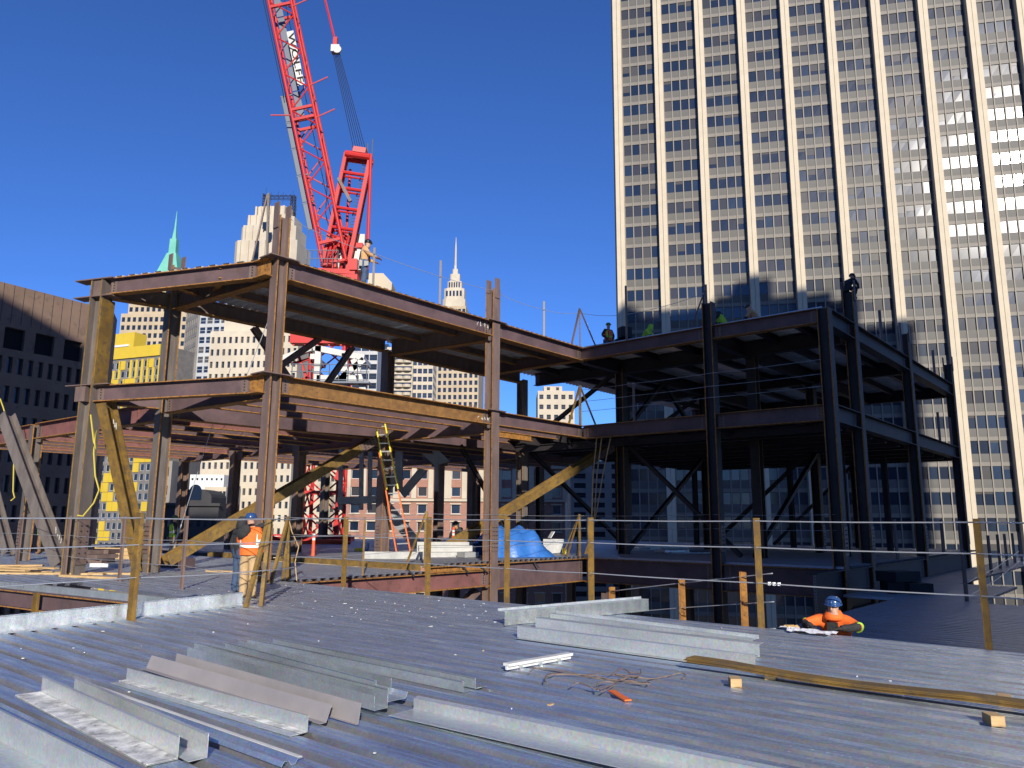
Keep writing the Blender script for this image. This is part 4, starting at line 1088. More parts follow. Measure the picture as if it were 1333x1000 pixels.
mb.path([jp(1.5, .1, 0), jp(4.0, .0, 0), jp(6.2, .55, 0), jp(9, .75, 0)], .03, 5)
mb.build('hoist_rope', M['dark'], jib)
sb = MB(); sc0 = jp(16.2, .25, -.45)
sb.box(sc0, (.52, .05, 4.5), (JP, V((0, 1, 0)), JD))
sign = sb.build('sign_board', M['crane_white'], jib)
cu = bpy.data.curves.new('letters', 'FONT'); cu.body = 'WOLFF'; cu.size = 1.02; cu.align_x = 'CENTER'; cu.align_y = 'CENTER'; cu.extrude = .012; cu.resolution_u = 3; cu.space_character = 1.12; cu.offset = .012
to = bpy.data.objects.new('letters', cu); COL.objects.link(to)
bpy.context.view_layer.update()
lm = bpy.data.meshes.new_from_object(to.evaluated_get(bpy.context.evaluated_depsgraph_get()))
bpy.data.objects.remove(to)
lx = -JD; ly = JP; lz = lx.cross(ly)
wdt = max(v.co.x for v in lm.vertices) - min(v.co.x for v in lm.vertices)
sx = 4.1 / wdt; sy = .46 / (max(v.co.y for v in lm.vertices) - min(v.co.y for v in lm.vertices))
if lz.y > 0: lz = -lz
for v in lm.vertices: v.co = tuple(sc0 - crane.location + V((0, -.04, 0)) + lx * (v.co.x * sx) + ly * (v.co.y * sy) + lz * v.co.z)
lm.materials.clear(); lm.materials.append(M['dark'])
link('sign_lettering', lm, jib)
# A-frame, pendant and ropes
def ap(l, a, y): return a0 + AD * l + APp * a + V((0, y, 0))
a0 = cx_(-12.5, 19.0); AD = (cx_(-11.2, 27.6) - a0).normalized(); APp = V((AD.z, 0, -AD.x)); AL = (cx_(-11.2, 27.6) - a0).length
mb = MB()
mb.bar(ap(0, .9, -.25), ap(AL, .9, -.25), .28, .26, up=(0, 1, 0))
af = mb.build('a_frame', M['crane_red'], crane)
for a, y, w_ in ((-.9, -.25, .24), (.9, .45, .16), (-.9, .45, .16)): mb = MB(); mb.bar(ap(0, a, y), ap(AL, a, y), w_, w_, up=(0, 1, 0)); mb.build('leg', M['crane_red'], af)
for l in (3.0, 4.5, 6.0, 7.2):
    for y in (-.25, .45): mb = MB(); mb.tube(ap(l, -.9, y), ap(l, .9, y), .13 if y < 0 else .08, 8); mb.build('cross_tube', M['crane_red'], af)
for y in (-.35, .5): mb = MB(); mb.tube(ap(AL - .1, -.9, y), ap(AL - .1, .95, y), .24, 10); mb.build('head_tube', M['crane_red'], af)
mb = MB()
for k in range(4): mb.lathe([(.36, -.06), (.36, .06)], ap(AL + .35, -.2 + .22 * k - .2, 0), 14, ax=(V((0, 1, 0)), AD, APp))
mb.box(ap(AL + .25, .1, 0), (.9, 1.2, .4), (APp, V((0, 1, 0)), AD)); mb.build('rope_sheave', M['pale_red'], af)
mb = MB(); mb.bar(ap(6.6, -1.0, -.45), ap(5.0, .2, -.45), .22, .22, up=(0, 1, 0)); mb.build('damper_strut', M['brown'], af)
mb = MB()
for a in (.35, .75): mb.tube(ap(2.5, a, .2), ap(AL, a, .2), .03, 5)
for k in range(26): mb.tube(ap(2.6 + k * .24, .35, .2), ap(2.6 + k * .24, .75, .2), .022, 4)
for (a, h) in ((.55, 1.2), (.9, 1.6), (-.5, .9)): mb.tube(ap(AL, a, .2), ap(AL, a, .2) + V((0, 0, h)), .05, 5)
mb.build('access_ladder', M['crane_grey'], af)
mb = MB(); mb.tube(cx_(-10.25, 27.5, -.5), cx_(-10.2, 18.8, -.5), .12, 8); mb.tube(cx_(-12.1, 19.2, .9), cx_(-12.0, 27.0, .9), .1, 8); mb.build('tie_rod', M['crane_red'], af)
hb = cx_(-13.28, 36.0)
mb = MB()
for k in range(6): mb.tube(ap(AL + .4, -.45 + .18 * k, .0), hb + JP * (-.22 + .09 * k), .022, 4)
mb.build('luffing_rope', M['dark'], crane)
mb = MB(); mb.box(hb + V((0, 0, .1)), (.62, .5, .55)); mb.lathe([(.3, -.08), (.3, .08)], hb + V((.2, -.3, -.1)), 12, ax=(V((1, 0, 0)), V((0, 0, 1)), V((0, 1, 0)))); mb.build('rope_block', M['crane_white'], crane)
mb = MB(); mb.box(hb + V((-.05, 0, .7)), (.3, .3, .7)); mb.tube(hb + V((-.1, 0, .9)), hb + V((-6.4, 0, 24.5)), .085, 6); mb.build('pendant_bar', M['crane_red'], crane)

# grey tie frame between crane and floor
M['grey_paint'] = mat('grey_painted_steel', (.24, .26, .27), (.18, .195, .205), .5, scale=1)
tie = thing('crane_bracing', 'dark grey painted steel frame bracing the crane beside the ladder', 'steel frame', at(505, 715, 38))
def tb(a, b, w, Ya=38, Yb=38, name='frame_bar'):
    mb = MB(); mb.bar(at(*a, Ya), at(*b, Yb), w, w * .9, up=(0, 1, 0)); mb.build(name, M['grey_paint'], tie)
for x in (444, 471, 482): tb((x, 575), (x - 1, 664), .2)
tb((520, 572), (519, 640), .35); tb((568, 580), (568, 640), .2)
tb((440, 652), (500, 650), .36); tb((497, 652), (548, 716), .5); tb((503, 632), (522, 618), .5)
mb = MB()
for pl in ([(520, 573), (560, 576), (585, 600), (566, 606), (548, 590)], [(520, 640), (545, 610), (556, 612), (526, 648)]):
    p = [at(x, y, 38) for x, y in pl]; q = [v + V((0, .4, 0)) for v in p]; n = len(p)
    mb.add(p + q, [tuple(range(n)), tuple(reversed(range(n, 2 * n)))] + [(i, i + n, (i + 1) % n + n, (i + 1) % n) for i in range(n)])
mb.build('gusset_plate', M['grey_paint'], tie)

# ============================================================ RAILINGS
def angle_post(parent, base, h, m='gold', w=.075, rot=0.0, lean=(0, 0), name='post'):
    mb = MB(); a = V((math.cos(rot), math.sin(rot), 0)); b = V((-a.y, a.x, 0)); t = .010
    top = V(base) + V((lean[0], lean[1], h))
    pl = [(0, 0), (w, 0), (w, t), (t, t), (t, w), (0, w)]
    mb.section(pl, base, top, a, b)
    return mb.build(name, M[m], parent)
def leg(parent, p, q, m='gold', w=.07, name='brace_leg'):
    mb = MB(); mb.bar(p, q, w, w * .75); return mb.build(name, M[m], parent)
def cables(parent, pts, r=.009, sag=.03, name='cable'):
    mb = MB(); out = []
    for a, b in zip(pts, pts[1:]):
        a, b = V(a), V(b); n = 6
        out += [a.lerp(b, i / n) - V((0, 0, sag * 4 * (i / n) * (1 - i / n))) for i in range(n)]
    out.append(V(pts[-1])); mb.path(out, r, 5)
    return mb.build(name, M['cable'], parent, smooth=True)
PA = R(95)
rail = thing('cable_railing', 'long cable railing with golden angle posts along the near deck edge', 'railing', P(.48, 8, 0))
pb = [gz(447, 763.5), gz(556, 774), gz(659, 784), gz(769, 794), gz(989, 815), gz(1283, 843)]
for i, b in enumerate(pb):
    angle_post(rail, b + V((0, 0, -.05)), 1.78, 'gold' if i != 4 else 'gold', .085, R(-125))
e0 = P(.5, .6); e1 = pb[-1] + (pb[-1] - pb[-2]).normalized() * 3.0
for h in (.68, 1.25, 1.68): cables(rail, [e0 + V((0, 0, h))] + [b + V((0.02, -.03, h)) for b in pb] + [e1 + V((0, 0, h))], .011, .012)
mb = MB()
for i in range(3):
    q = pb[4] + V((.06, -.04, .68)) + (pb[4] - pb[3]).normalized() * (.12 + .08 * i); mb.box(q, (.05, .03, .05))
mb.build('cable_clamp', M['cable'], rail)
rail2 = thing('cable_railing', 'cable railing along the bright upturned edge of the floor opening', 'railing', P(-8, 5.6, 0))
q0 = gz(171, 806.5)
angle_post(rail2, q0 + V((0, 0, -.02)), 1.78, 'gold', .10, R(-115))
cor = gz(340, 789.5); apx = at(352, 675, cor.y + .25)
leg(rail2, cor, apx, w=.10, name='post'); leg(rail2, gz(320, 791), apx + V((-.03, 0, 0)), w=.085)
ex = q0 + (q0 - cor).normalized() * 6
for h in (.68, 1.22, 1.67): cables(rail2, [ex + V((0, 0, h)), q0 + V((0, -.05, h)), V((cor.x + .06, cor.y, h)), V((apx.x + .3, apx.y + 1.2, h))], .011, .02)
rail3 = thing('cable_railing', 'cable railing with slim brown posts on the far side of the floor opening', 'railing', gz(120, 755))
pf = [gz(22, 741), gz(84, 749), gz(155, 757), gz(236, 767)]
for b in pf: angle_post(rail3, b, 1.72, 'brown', .07, R(-110))
for h in (.55, 1.15, 1.66): cables(rail3, [pf[0] + (pf[0] - pf[1]) * 1.3 + V((0, 0, h))] + [b + V((0, 0, h)) for b in pf] + [V((apx.x, apx.y, h))], .008, .03)
for bb, hh in ((gz(45, 806, -.75), .62), (gz(178, 776, -.3), .32)): angle_post(rail3, bb, hh, 'gold', .11, R(-115), name='stub_post')
tri = thing('column_tripod', 'cluster of golden props and rope leaning on the near corner column', 'prop', P(.3, .5, 0))
ap0 = P(.42, .52, 1.72)
for b in (gz(368, 756), gz(377, 753), P(.75, .15), P(-.15, .75)): leg(tri, b, ap0, w=.085)
mb = MB(); mb.path([ap0, ap0 + V((.12, 0, -.4)), ap0 + V((.3, .1, -.8)), ap0 + V((.25, 0, -1.2)), ap0 + V((.35, -.1, -1.68))], .014, 5); mb.build('rope', M['lumber'], tri)
rail4 = thing('cable_railing', 'thin cable railing with propped posts along the main floor edge', 'railing', P(10, .1, .2))
for (s_, t_, z_) in ((6.1, -.05, 0.15), (14.85, -.05, .15)):
    top = P(s_, t_, z_ + 1.78); leg(rail4, P(s_, t_, z_), top, w=.13, name='post')
    for (ds, dt) in ((-.75, -.1), (.5, -.5), (-.1, -.8)): leg(rail4, P(s_ + ds, t_ + dt, z_ + .05), top, w=.06)
angle_post(rail4, P(3.4, .05, 0), 1.75, 'gold', .06)
for h in (.62, 1.2, 1.72): cables(rail4, [P(.3, .08, h), P(3.4, .08, h), P(6.1, .0, .15 + h), P(9.2, .24, .15 + h), P(14.85, 0, .15 + h), P(14.95, 6.0, .2 + h), P(15, 10.3, .2 + h)], .007, .03)
rail5 = thing('cable_railing', 'three shaded cables with a propped post on the lower tier of the right wing', 'railing', P(15, 4, Z1))
top = P(14.9, .0, Z1 + 1.75); leg(rail5, P(14.9, .0, Z1), top, w=.14, name='post'); leg(rail5, P(14.2, -.1, Z1), top, w=.08); leg(rail5, P(15.1, .75, Z1 - .2), top, w=.08); leg(rail5, P(15.5, -.4, Z1), top, w=.06)
for t_ in (2.6,): angle_post(rail5, P(14.95, t_, Z1), 1.62, 'brown', .09)
for h in (.62, 1.05, 1.55): cables(rail5, [P(14.9, 0, Z1 + h), P(14.9, 2.6, Z1 + h), P(14.8, 6.05, Z1 + h), P(14.85, 10.2, Z1 + h)], .009, .02)
mb = MB()
for dx in (0, .22, .55):
    mb.path([P(15.1 + dx * .3, .75 + dx, Z1 - .2 - (0 if dx < .3 else .3)), P(15.1, .5 + dx * .9, 3.6), P(15.05, .4 + dx * .5, 2.0 if dx > .3 else 1.2), P(15, .1 + dx * .2, .3)], .028, 5)
mb.build('rope', M['lumber'], rail5)
rail6 = thing('life_line', 'slack life line strung above the top tier between upright posts', 'life line', P(8, 0, Z2))
def s_on(px, py, t_=0.0):
    d = ray(px, py); a = P(0, t_); n = V((UX.y, -UX.x, 0)); k = (V((a.x, a.y, 0)).dot(n)) / (d[0] * n.x + d[1] * n.y)
    return (V((d[0] * k, d[1] * k, 0)) - ORG).dot(UX)
for px, h in ((483, 1.35), (571, 1.72), (707, 1.55)):
    angle_post(rail6, P(s_on(px, 400, -.06), -.06, Z2 + .02), h, 'grey_steel', .075)
ap2 = P(14.8, .1, Z2 + 1.75)
for (ds, dt) in ((0, 0), (-.5, -.1), (.25, .65)): leg(rail6, P(14.8 + ds, .1 + dt, Z2), ap2, 'brown', .075, name='post')
a_l = P(-.1, -.6, 10.9)
leg(rail6, at(347, 348, 21.9), at(350, 252, 21.9), 'grey_steel', .085, name='post'); leg(rail6, at(325, 355, 21.7), at(348, 254, 21.9), 'brown', .055, name='post')
cables(rail6, [P(.2, -.1, 10.45), P(s_on(483, 400, -.06), 0, 10.2), P(9.25, 0, 10.32), P(s_on(707, 400, -.06), 0, 10.25), ap2 - V((0, 0, .2)), P(15.2, 2.2, 10.25), P(14.9, 6, 10.4)], .010, .09)
for px, h in ((1107, 1.3), (1146, 1.5), (1171, 1.6), (1211, 1.4), (1229, 1.4)):
    angle_post(rail6, P(s_on(px, 430, 10.3), 10.3, Z2), h, 'brown', .09)
angle_post(rail6, P(15.05, 5.9, Z2), 1.75, 'brown', .09)
leg(rail6, P(15.05, 5.3, Z2 + .2), P(15.05, 5.9, Z2 + 1.5), 'brown', .05, name='post')
angle_post(rail6, P(15.0, 2.3, Z2), 2.4, 'brown', .08)
rail7 = thing('post_row', 'row of dark posts along the far edges of the shaded right hand floors', 'railing', P(26, 11, -.6))
for px in (1221, 1236): angle_post(rail7, P(s_on(px, 550, 10.3), 10.3, Z1), 1.55, 'brown', .09)
for px in (1165, 1226, 1250): angle_post(rail7, P(s_on(px, 700, 10.3), 10.3, .2), 1.6, 'brown', .1)
angle_post(rail7, gz(1258, 783, -.6), 1.5, 'brown', .08)
for px, py in ((1290, 745), (1302, 740), (1311, 737), (1321, 733), (1330, 731)): angle_post(rail7, gz(px, py, -.6), 1.7, 'brown', .1)
for h in (.7, 1.1): cables(rail7, [gz(1258, 783, -.6) + V((0, 0, h - .6)), gz(1300, 765, -.6) + V((0, 0, h - .4)), gz(1330, 752, -.6) + V((0, 0, h))], .012, .0)
rail8 = thing('stair_railing', 'three short rusty posts and rising cables beside the dark stair void', 'railing', P(1.0, 9, -1.5))
sp = [(795, 764, 16.9), (885, 753, 15.3), (964, 744, 13.9)]
tp = [at(*q) for q in sp]
for q in tp: angle_post(rail8, V((q.x, q.y, -1.8)), q.z + 1.8, 'rust', .10, R(-120))
for dz, e_ in ((-.09, 0), (-.55, 0), (-.98, 1)):
    pts = [q + V((0, -.02, dz)) for q in tp[e_:]]; cables(rail8, [pts[0]] + pts[1:] + [pts[-1] + (pts[-1] - pts[-2]) * .45], .010, .0)
# ============================================================ LOOSE SHEET STEEL ON THE NEAR DECK
ZU = V((0, 0, 1))
def loose(name, label, pa, pb, prof, mats='galv', th=.004, lift=.01, flip=False, group=None, roll=0.0, ext=(0, 0), parts=None):
    """folded sheet lying on the deck; pa, pb = pixels of the two ends of its foot line; prof = [(towards viewer, up)]"""
    a = gz(*pa); b = gz(*pb); X = (b - a).normalized(); a = a - X * ext[0]; b = b + X * ext[1]
    n = V((X.y, -X.x, 0))
    if n.dot(V((0, 0, 0)) - a) < 0: n = -n
    A = n * math.cos(roll) + ZU * math.sin(roll); B = ZU * math.cos(roll) - n * math.sin(roll)
    t = thing(name, label, 'sheet metal', (a + b) / 2, group=group)
    for i, (pr, m, nm) in enumerate([(prof, mats, 'folded_sheet')] + (parts or [])):
        mb = MB()
        mb.sheet(pr, a + ZU * lift, b + ZU * lift, A, B, th)
        mb.build(nm, M[m], t)
    return t
LIP = lambda h, w, lip=.025: [(w, 0), (0, 0), (0, h), (lip, h - .006)]
loose('edge_form', 'galvanised angle lying at the bottom left corner of the near deck', (0, 965.5), (60, 1000), [(.24, .0), (0, 0), (0, .20), (-.02, .20)], ext=(1.0, 1.5))
loose('edge_form', 'galvanised angle with chalky residue and a rust stain, lower left on the deck', (53, 902.5), (231, 990), [(.22, 0), (0, 0), (0, .155), (.02, .15)],
      parts=[([(.215, .008), (.005, .008)], 'residue', 'residue_patch')])
loose('edge_form', 'galvanised angle standing just behind the chalk stained one', (95, 905), (269, 989), [(.13, 0), (0, 0), (0, .16), (.02, .155)], lift=.014)
loose('edge_form', 'galvanised angle with a white streak along its fold, in front of the lilac sheet', (164, 887), (400, 954.5), [(.16, 0), (0, 0), (0, .12), (-.015, .12)],
      parts=[([(.075, .008), (.005, .008)], 'residue', 'residue_patch')])
loose('sheet_strip', 'dull lilac zinc strip leaning behind the white streaked angle', (190, 872), (424, 944), [(.06, .0), (0, .0), (-.05, .13)], 'zinc', lift=.02)
loose('sheet_strip', 'wide lilac zinc strip with a scratched end lying behind the narrow one', (226, 874), (466, 948), [(.02, 0), (0, .0), (-.02, .16)], 'zinc', lift=.03)
loose('stud_channel', 'shiny open channel lying in the middle of the sheet pile', (243, 862), (487, 933), [(.0, .12), (.0, 0), (-.14, 0), (-.14, .12)], 'galv_dark', lift=.05)
loose('stud_channel', 'flanged channel on top of the sheet pile, dark in the shade', (252, 856), (505, 925), [(.02, .11), (.0, .11), (0, 0), (-.20, .0), (-.22, .05)], 'galv_dark', lift=.075)
loose('stud_channel', 'tall dull channel with scored faces at the back of the sheet pile', (292, 857), (489, 914), [(.02, .135), (0, .13), (0, 0), (-.17, 0), (-.17, .13)], 'galv_dark', lift=.06)
loose('stud_channel', 'long dark angle lying behind the sheet pile, nearest the pile', (322, 843), (603, 903), [(.02, .105), (0, .105), (0, 0), (-.13, 0)], 'galv_dark', lift=.012)
loose('stud_channel', 'long dark angle lying behind the sheet pile, with a rusty base plate', (355, 843), (619, 899), [(.015, .10), (0, .10), (0, 0), (-.16, 0)], 'galv_dark', lift=.02)
loose('edge_form', 'broad galvanised angle running out of the bottom edge of the picture', (538, 928), (800, 985), [(.30, 0), (0, 0), (0, .085), (-.05, .10)], ext=(0, 3.0), lift=.035)
loose('deck_offcut', 'narrow blue deck offcut with white paint strips at the bottom edge', (262, 952), (384, 996), [(.11, .0), (.09, .03), (.05, .03), (.03, 0), (0, .0), (-.02, .03), (-.06, .03)], 'deck', ext=(2.4, 0),
      parts=[([(-.02, .038), (-.055, .038)], 'white', 'paint_strip')])
loose('deck_offcut', 'narrow dark deck offcut leading to the bottom left corner', (10, 931), (140, 994), [(.09, 0), (.07, .03), (.03, .03), (.01, 0), (-.03, 0), (-.05, .03)], 'deck', ext=(1.2, 1.0))
loose('edge_form', 'bright galvanised channel lying slantwise across the deck edge', (657, 815.5), (844.6, 796), [(.0, 0), (0, .215), (-.18, .215), (-.18, .25)], ext=(0, 0), lift=.01,
      parts=[([(.0, .0), (.0, .218), (-.002, .218)], 'galv', 'end_plate')])
loose('edge_form', 'galvanised zee form at the back of the stacked pair', (716, 812), (981, 849), [(0, 0), (0, .14), (-.15, .14), (-.15, .18)], lift=.02)
loose('edge_form', 'galvanised zee form in the middle of the stacked trio', (697, 819), (989, 857), [(0, 0), (0, .15), (-.12, .16)], lift=.015)
loose('edge_form', 'galvanised form nearest the viewer in the stacked trio, with a lapped end', (674, 831.5), (983.5, 874), [(.05, 0), (0, 0), (0, .135), (-.10, .15)], lift=.012,
      parts=[([(.012, .01), (.012, .16), (-.03, .17)], 'galv', 'lap_plate')])
zb_ = thing('bent_bar', 'short pale bent bar on small feet lying beside the wire tangle', 'bar', gz(702, 872))
mb = MB(); a, b = gz(659, 874) + ZU * .07, gz(742, 859) + ZU * .07
mb.bar(a, b, .10, .03); mb.bar(a + ZU * -.03, b + ZU * -.03, .03, .05); mb.build('flat_bar', M['white'], zb_)
for q in (.2, .5, .8):
    mb = MB(); p = a.lerp(b, q); mb.bar(p - ZU * .065 + V((.02, -.09, 0)), p - ZU * .015 + V((0, -.02, 0)), .04, .03); mb.build('foot', M['galv'], zb_)

# bundled flat bars on timber blocks
plank = thing('flat_bar_bundle', 'long sagging bundle of rusty flat bars resting on timber blocks', 'steel bars', gz(1100, 900))
for k in range(4):
    mb = MB(); pts = []
    ofs = random.uniform(-.015, .015)
    a, b = gz(893, 872), gz(1420, 950)
    X = (b - a).normalized(); n = V((X.y, -X.x, 0)); n = n if n.y < 0 else -n
    N_ = 16; rows = []
    for i in range(N_ + 1):
        q = i / N_; c = a.lerp(b, q) + X * (ofs * 4) + n * ofs - n * .10
        sag = .035 * math.sin(math.pi * min(1, max(0, (q - .1) / .66)))
        z = .085 - sag + k * .013
        rows.append([c + n * .10 + ZU * z, c - n * .10 + ZU * z, c - n * .10 + ZU * (z + .011), c + n * .10 + ZU * (z + .011)])
    vs = [p for r in rows for p in r]
    fs = []
    for i in range(N_):
        for j in range(4): fs.append((i * 4 + j, i * 4 + (j + 1) % 4, i * 4 + 4 + (j + 1) % 4, i * 4 + 4 + j))
    fs += [(3, 2, 1, 0), tuple(N_ * 4 + j for j in range(4))]
    mb.add(vs, fs); mb.build('flat_bar', M['bar_rust'] if 'bar_rust' in M else M['gold'], plank)
for (x, y), lb in (((957, 893), 'timber block nearest the left end of the flat bar bundle'), ((1004, 884), 'timber block half hidden behind the left end of the bars'), ((1294, 943), 'timber block in front of the right end of the bars'), ((1308, 917), 'timber block behind the right end of the bars')):
    b_ = thing('timber_block', lb, 'wood block', gz(x, y), R(-20 + random.uniform(-15, 15)), 'timber blocks under the bars')
    mb = MB(); mb.box((0, 0, .042), (.11, .16, .082)); o = mb.build('block', M['lumber'], b_, local=True)
# wire tangle with an orange tag
M['wire_brown'] = mat('dull_brown_wire', (.26, .19, .13), (.17, .12, .09), .6, scale=9)
tang = thing('wire_tangle', 'tangled brown tie wire lying on the deck with orange tag', 'wire', gz(800, 890))
def zp(x, y): return (650 + x * .26, 740 + y * .26)
strands = [[(150, 535), (180, 510), (260, 515), (370, 535), (420, 550), (520, 565), (600, 570), (680, 568), (760, 562), (850, 545), (905, 535), (935, 545), (920, 560)],
           [(225, 580), (240, 560), (300, 538), (400, 545), (480, 560), (540, 545), (600, 550), (650, 580), (690, 570), (700, 540), (640, 548)],
           [(240, 595), (228, 580), (260, 555), (350, 548), (470, 560), (560, 575), (630, 590), (755, 602), (740, 590)],
           [(360, 620), (400, 615), (490, 632), (560, 610), (600, 595), (690, 590), (740, 600)],
           [(495, 640), (490, 620), (530, 600), (590, 605), (560, 630), (520, 648), (500, 640)],
           [(560, 565), (620, 550), (660, 570), (640, 585), (580, 575), (700, 575), (705, 540)]]
for i, st in enumerate(strands):
    mb = MB(); pts = []
    for j, q in enumerate(st):
        pts.append(gz(*zp(*q)) + ZU * (.012 + (.05 if j % 3 == 1 else .015) * random.random() + .01 * i))
    sm = []
    for a, b, c, d in zip([pts[0]] + pts[:-2], pts[:-1], pts[1:], pts[2:] + [pts[-1]]):
        for t in (0, .33, .66):
            sm.append(.5 * ((2 * b) + (c - a) * t + (2 * a - 5 * b + 4 * c - d) * t * t + (3 * b - a - 3 * c + d) * t ** 3))
    sm.append(pts[-1]); mb.path(sm, .0058, 6); mb.build('wire', M['wire_brown'] if i % 2 == 0 else M['brown'], tang)
M['tag_orange'] = mat('orange_tag_plastic', (.78, .16, .03), None, .5)
mb = MB(); a, b = gz(*zp(562, 628)) + ZU * .03, gz(*zp(645, 672)) + ZU * .02
mb.bar(a, b, .07, .012); mb.build('tag', M['tag_orange'], tang)
# puddle weld burns along the supporting beams
M['burn'] = mat('weld_burn', (.07, .06, .055), (.16, .13, .11), .7, scale=20)
mb = MB()
for t_ in (6.4, 8.7, 11.0, 13.3, 15.6, 17.9, 20.2):
    for k in range(60):
        if random.random() < .12: continue
        s_ = EDGE - PER * (k + 1) + .03 + random.uniform(-.008, .008)
        c = P(s_, t_ + random.uniform(-.035, .035), -.0715); r = random.uniform(.012, .021)
        if s_ > SPL or t_ > near_left(s_) + .1: mb.lathe([(r, 0), (r * .8, .004)], c, 7)
mb.build('weld_burn', M['burn'], near_deck)['kind'] = 'stuff'
# litter
mb = MB()
for i in range(130):
    s, t = random.uniform(-9.5, .4), random.uniform(5.2, 18.2)
    if random.random() < .4: s, t = random.uniform(-3.3, .4), random.uniform(.5, 14)
    p = P(s, t, .006); r = random.choice((.006, .008, .010, .014)) * (1.0 if i > 25 else 2.2)
    a = random.random() * 6.28; X = V((math.cos(a), math.sin(a), 0)); Y = V((-X.y, X.x, 0))
    mb.box(p, (r * random.uniform(1, 2.5), r, .008), (X, Y, ZU), 0 if random.random() < .8 else 1)
mb.build('debris', [M['white'], M['lumber']])['kind'] = 'stuff'

# ============================================================ MATERIAL AND TOOLS ON THE MAIN FLOOR
M['tarp'] = mat('blue_tarpaulin', (.04, .17, .52), (.03, .13, .42), .35, scale=4, bump=.5, bscale=9)
tarp = thing('blue_tarp', 'crumpled bright blue tarpaulin thrown over a heap at the deck edge', 'tarpaulin', P(12.2, -1.9, .22))
mb = MB(); nu, nv = 34, 22; c = P(12.6, -1.6, .22)
ux_, uy_ = V((.93, .36, 0)), V((-.36, .93, 0))
for j in range(nv + 1):
    for i in range(nu + 1):
        x, y = (i / nu - .5) * 2.9, (j / nv - .5) * 2.2
        h = 1.02 * max(0, 1 - (max(0, abs(x + .35) - .55) / 1.05) ** 1.4) * max(0, 1 - (abs(y) / 1.1) ** 2.6)
        if x > .45: h = min(h, .95 - (x - .45) * .85)
        h += .05 * math.sin(5.5 * x + 2.2 * y) * (h > .05) + .045 * math.sin(9 * x - 5 * y + 1) * (h > .05) + .03 * math.sin(17 * y + 6 * x)* (h > .05) + random.uniform(-.012, .012)
        if .25 < x < .9 and y < -.2: h += .12 * math.exp(-((x - .55) ** 2 + (y + .6) ** 2) / .05)
        p = c + ux_ * (x * 1.08 + .06 * math.sin(7 * y)) + uy_ * (y + .05 * math.sin(8 * x)) + ZU * max(.012, h * 1.12)
        mb.v.append(tuple(p))
for j in range(nv):
    for i in range(nu):
        a = j * (nu + 1) + i; mb.f.append((a, a + 1, a + nu + 2, a + nu + 1)); mb.m.append(0)
mb.build('tarp_sheet', M['tarp'], tarp, smooth=True)
tub = thing('white_tub', 'white plastic tub with open lid beside the blue tarpaulin', 'tub', P(16.0, -2.3, .22))
mb = MB(); mb.section([(-.36, -.30), (.36, -.30), (.36, .30), (-.36, .30)], P(16.0, -2.3, .24), P(16.0, -2.3, .85), UX, WX); mb.build('bin', M['white'], tub)
mb = MB(); mb.bar(P(15.7, -2.3, .9), P(15.85, -2.2, 1.18), .4, .03); mb.build('lid', M['white'], tub)
mb = MB(); mb.lathe([(.09, 0), (.1, .2), (.05, .24)], P(16.0, -1.7, .24), 10); tag(mb.build('yellow_can', mat('yellow_plastic', (.75, .6, .03), None, .5)), 'small yellow can in front of the white tub', 'can')
M['ladder_yellow'] = mat('yellow_fibreglass', (.78, .62, .02), None, .4)
M['ladder_orange'] = mat('orange_fibreglass', (.80, .17, .03), None, .4)
M['aluminium'] = mat('aluminium_rung', (.7, .7, .7), None, .35, .7)
lad = thing('extension_ladder', 'yellow and orange extension ladder leaning against the lower tier girder', 'ladder', P(10.4, -6.5, .22))
lb0, lb1 = at(519, 725, 30.2), at(536, 724, 30.2); lt0, lt1 = at(489, 550, 29.6), at(501, 550, 29.6)
w0 = (lb1 - lb0).normalized()
for nm, q0, q1, m, off in (('fly_section', .50, 1.0, 'ladder_yellow', .0), ('base_section', 0.0, .78, 'ladder_orange', .12)):
    mb = MB()
    for (a, b, sg) in ((lb0, lt0, -1), (lb1, lt1, 1)):
        o_ = V((sg * .02 * (1 if off else 0) - (.05 if off else 0), off, 0)); mb.bar(a.lerp(b, q0) + o_, a.lerp(b, q1) + o_, .085, .05, up=(1, 0, 0))
    o = mb.build(nm, M[m], lad)
    for k in range(16):
        q = (k + .5) / 16
        if q0 < q < q1:
            mb = MB(); mb.tube(lb0.lerp(lt0, q) + V((0, off, 0)), lb1.lerp(lt1, q) + V((0, off, 0)), .028, 6); mb.build('rung', M['aluminium'], o)
M['cone_orange'] = mat('safety_orange', (.85, .10, .03), None, .45)
def delineator(px, py, h, label, Y=None):
    b = gz(px, py, 0.0 if Y is None else .22) if Y is None else V((*at(px, py, Y).xy, .22))
    t = thing('delineator_post', label, 'traffic post', b, group='orange traffic posts')
    mb = MB(); mb.lathe([(.17, 0), (.17, .05), (.07, .07)], (0, 0, 0), 12); mb.build('base', M['black'], t, local=True)
    mb = MB(); mb.lathe([(.075, .05), (.062, h * .7), (.062, h * .96), (.05, h), (.02, h + .03)], (0, 0, 0), 12); mb.build('post', M['cone_orange'], t, local=True)
    for z in (h * .72, h * .86):
        mb = MB(); mb.lathe([(.0655, z - .05), (.0655, z + .05)], (0, 0, 0), 12); mb.build('reflective_band', M['white'], t, local=True)
delineator(407, 731, 1.22, 'orange traffic post with white bands standing near the corner column')
delineator(590, 703, 1.1, 'orange traffic post beside the crouching worker', 36)
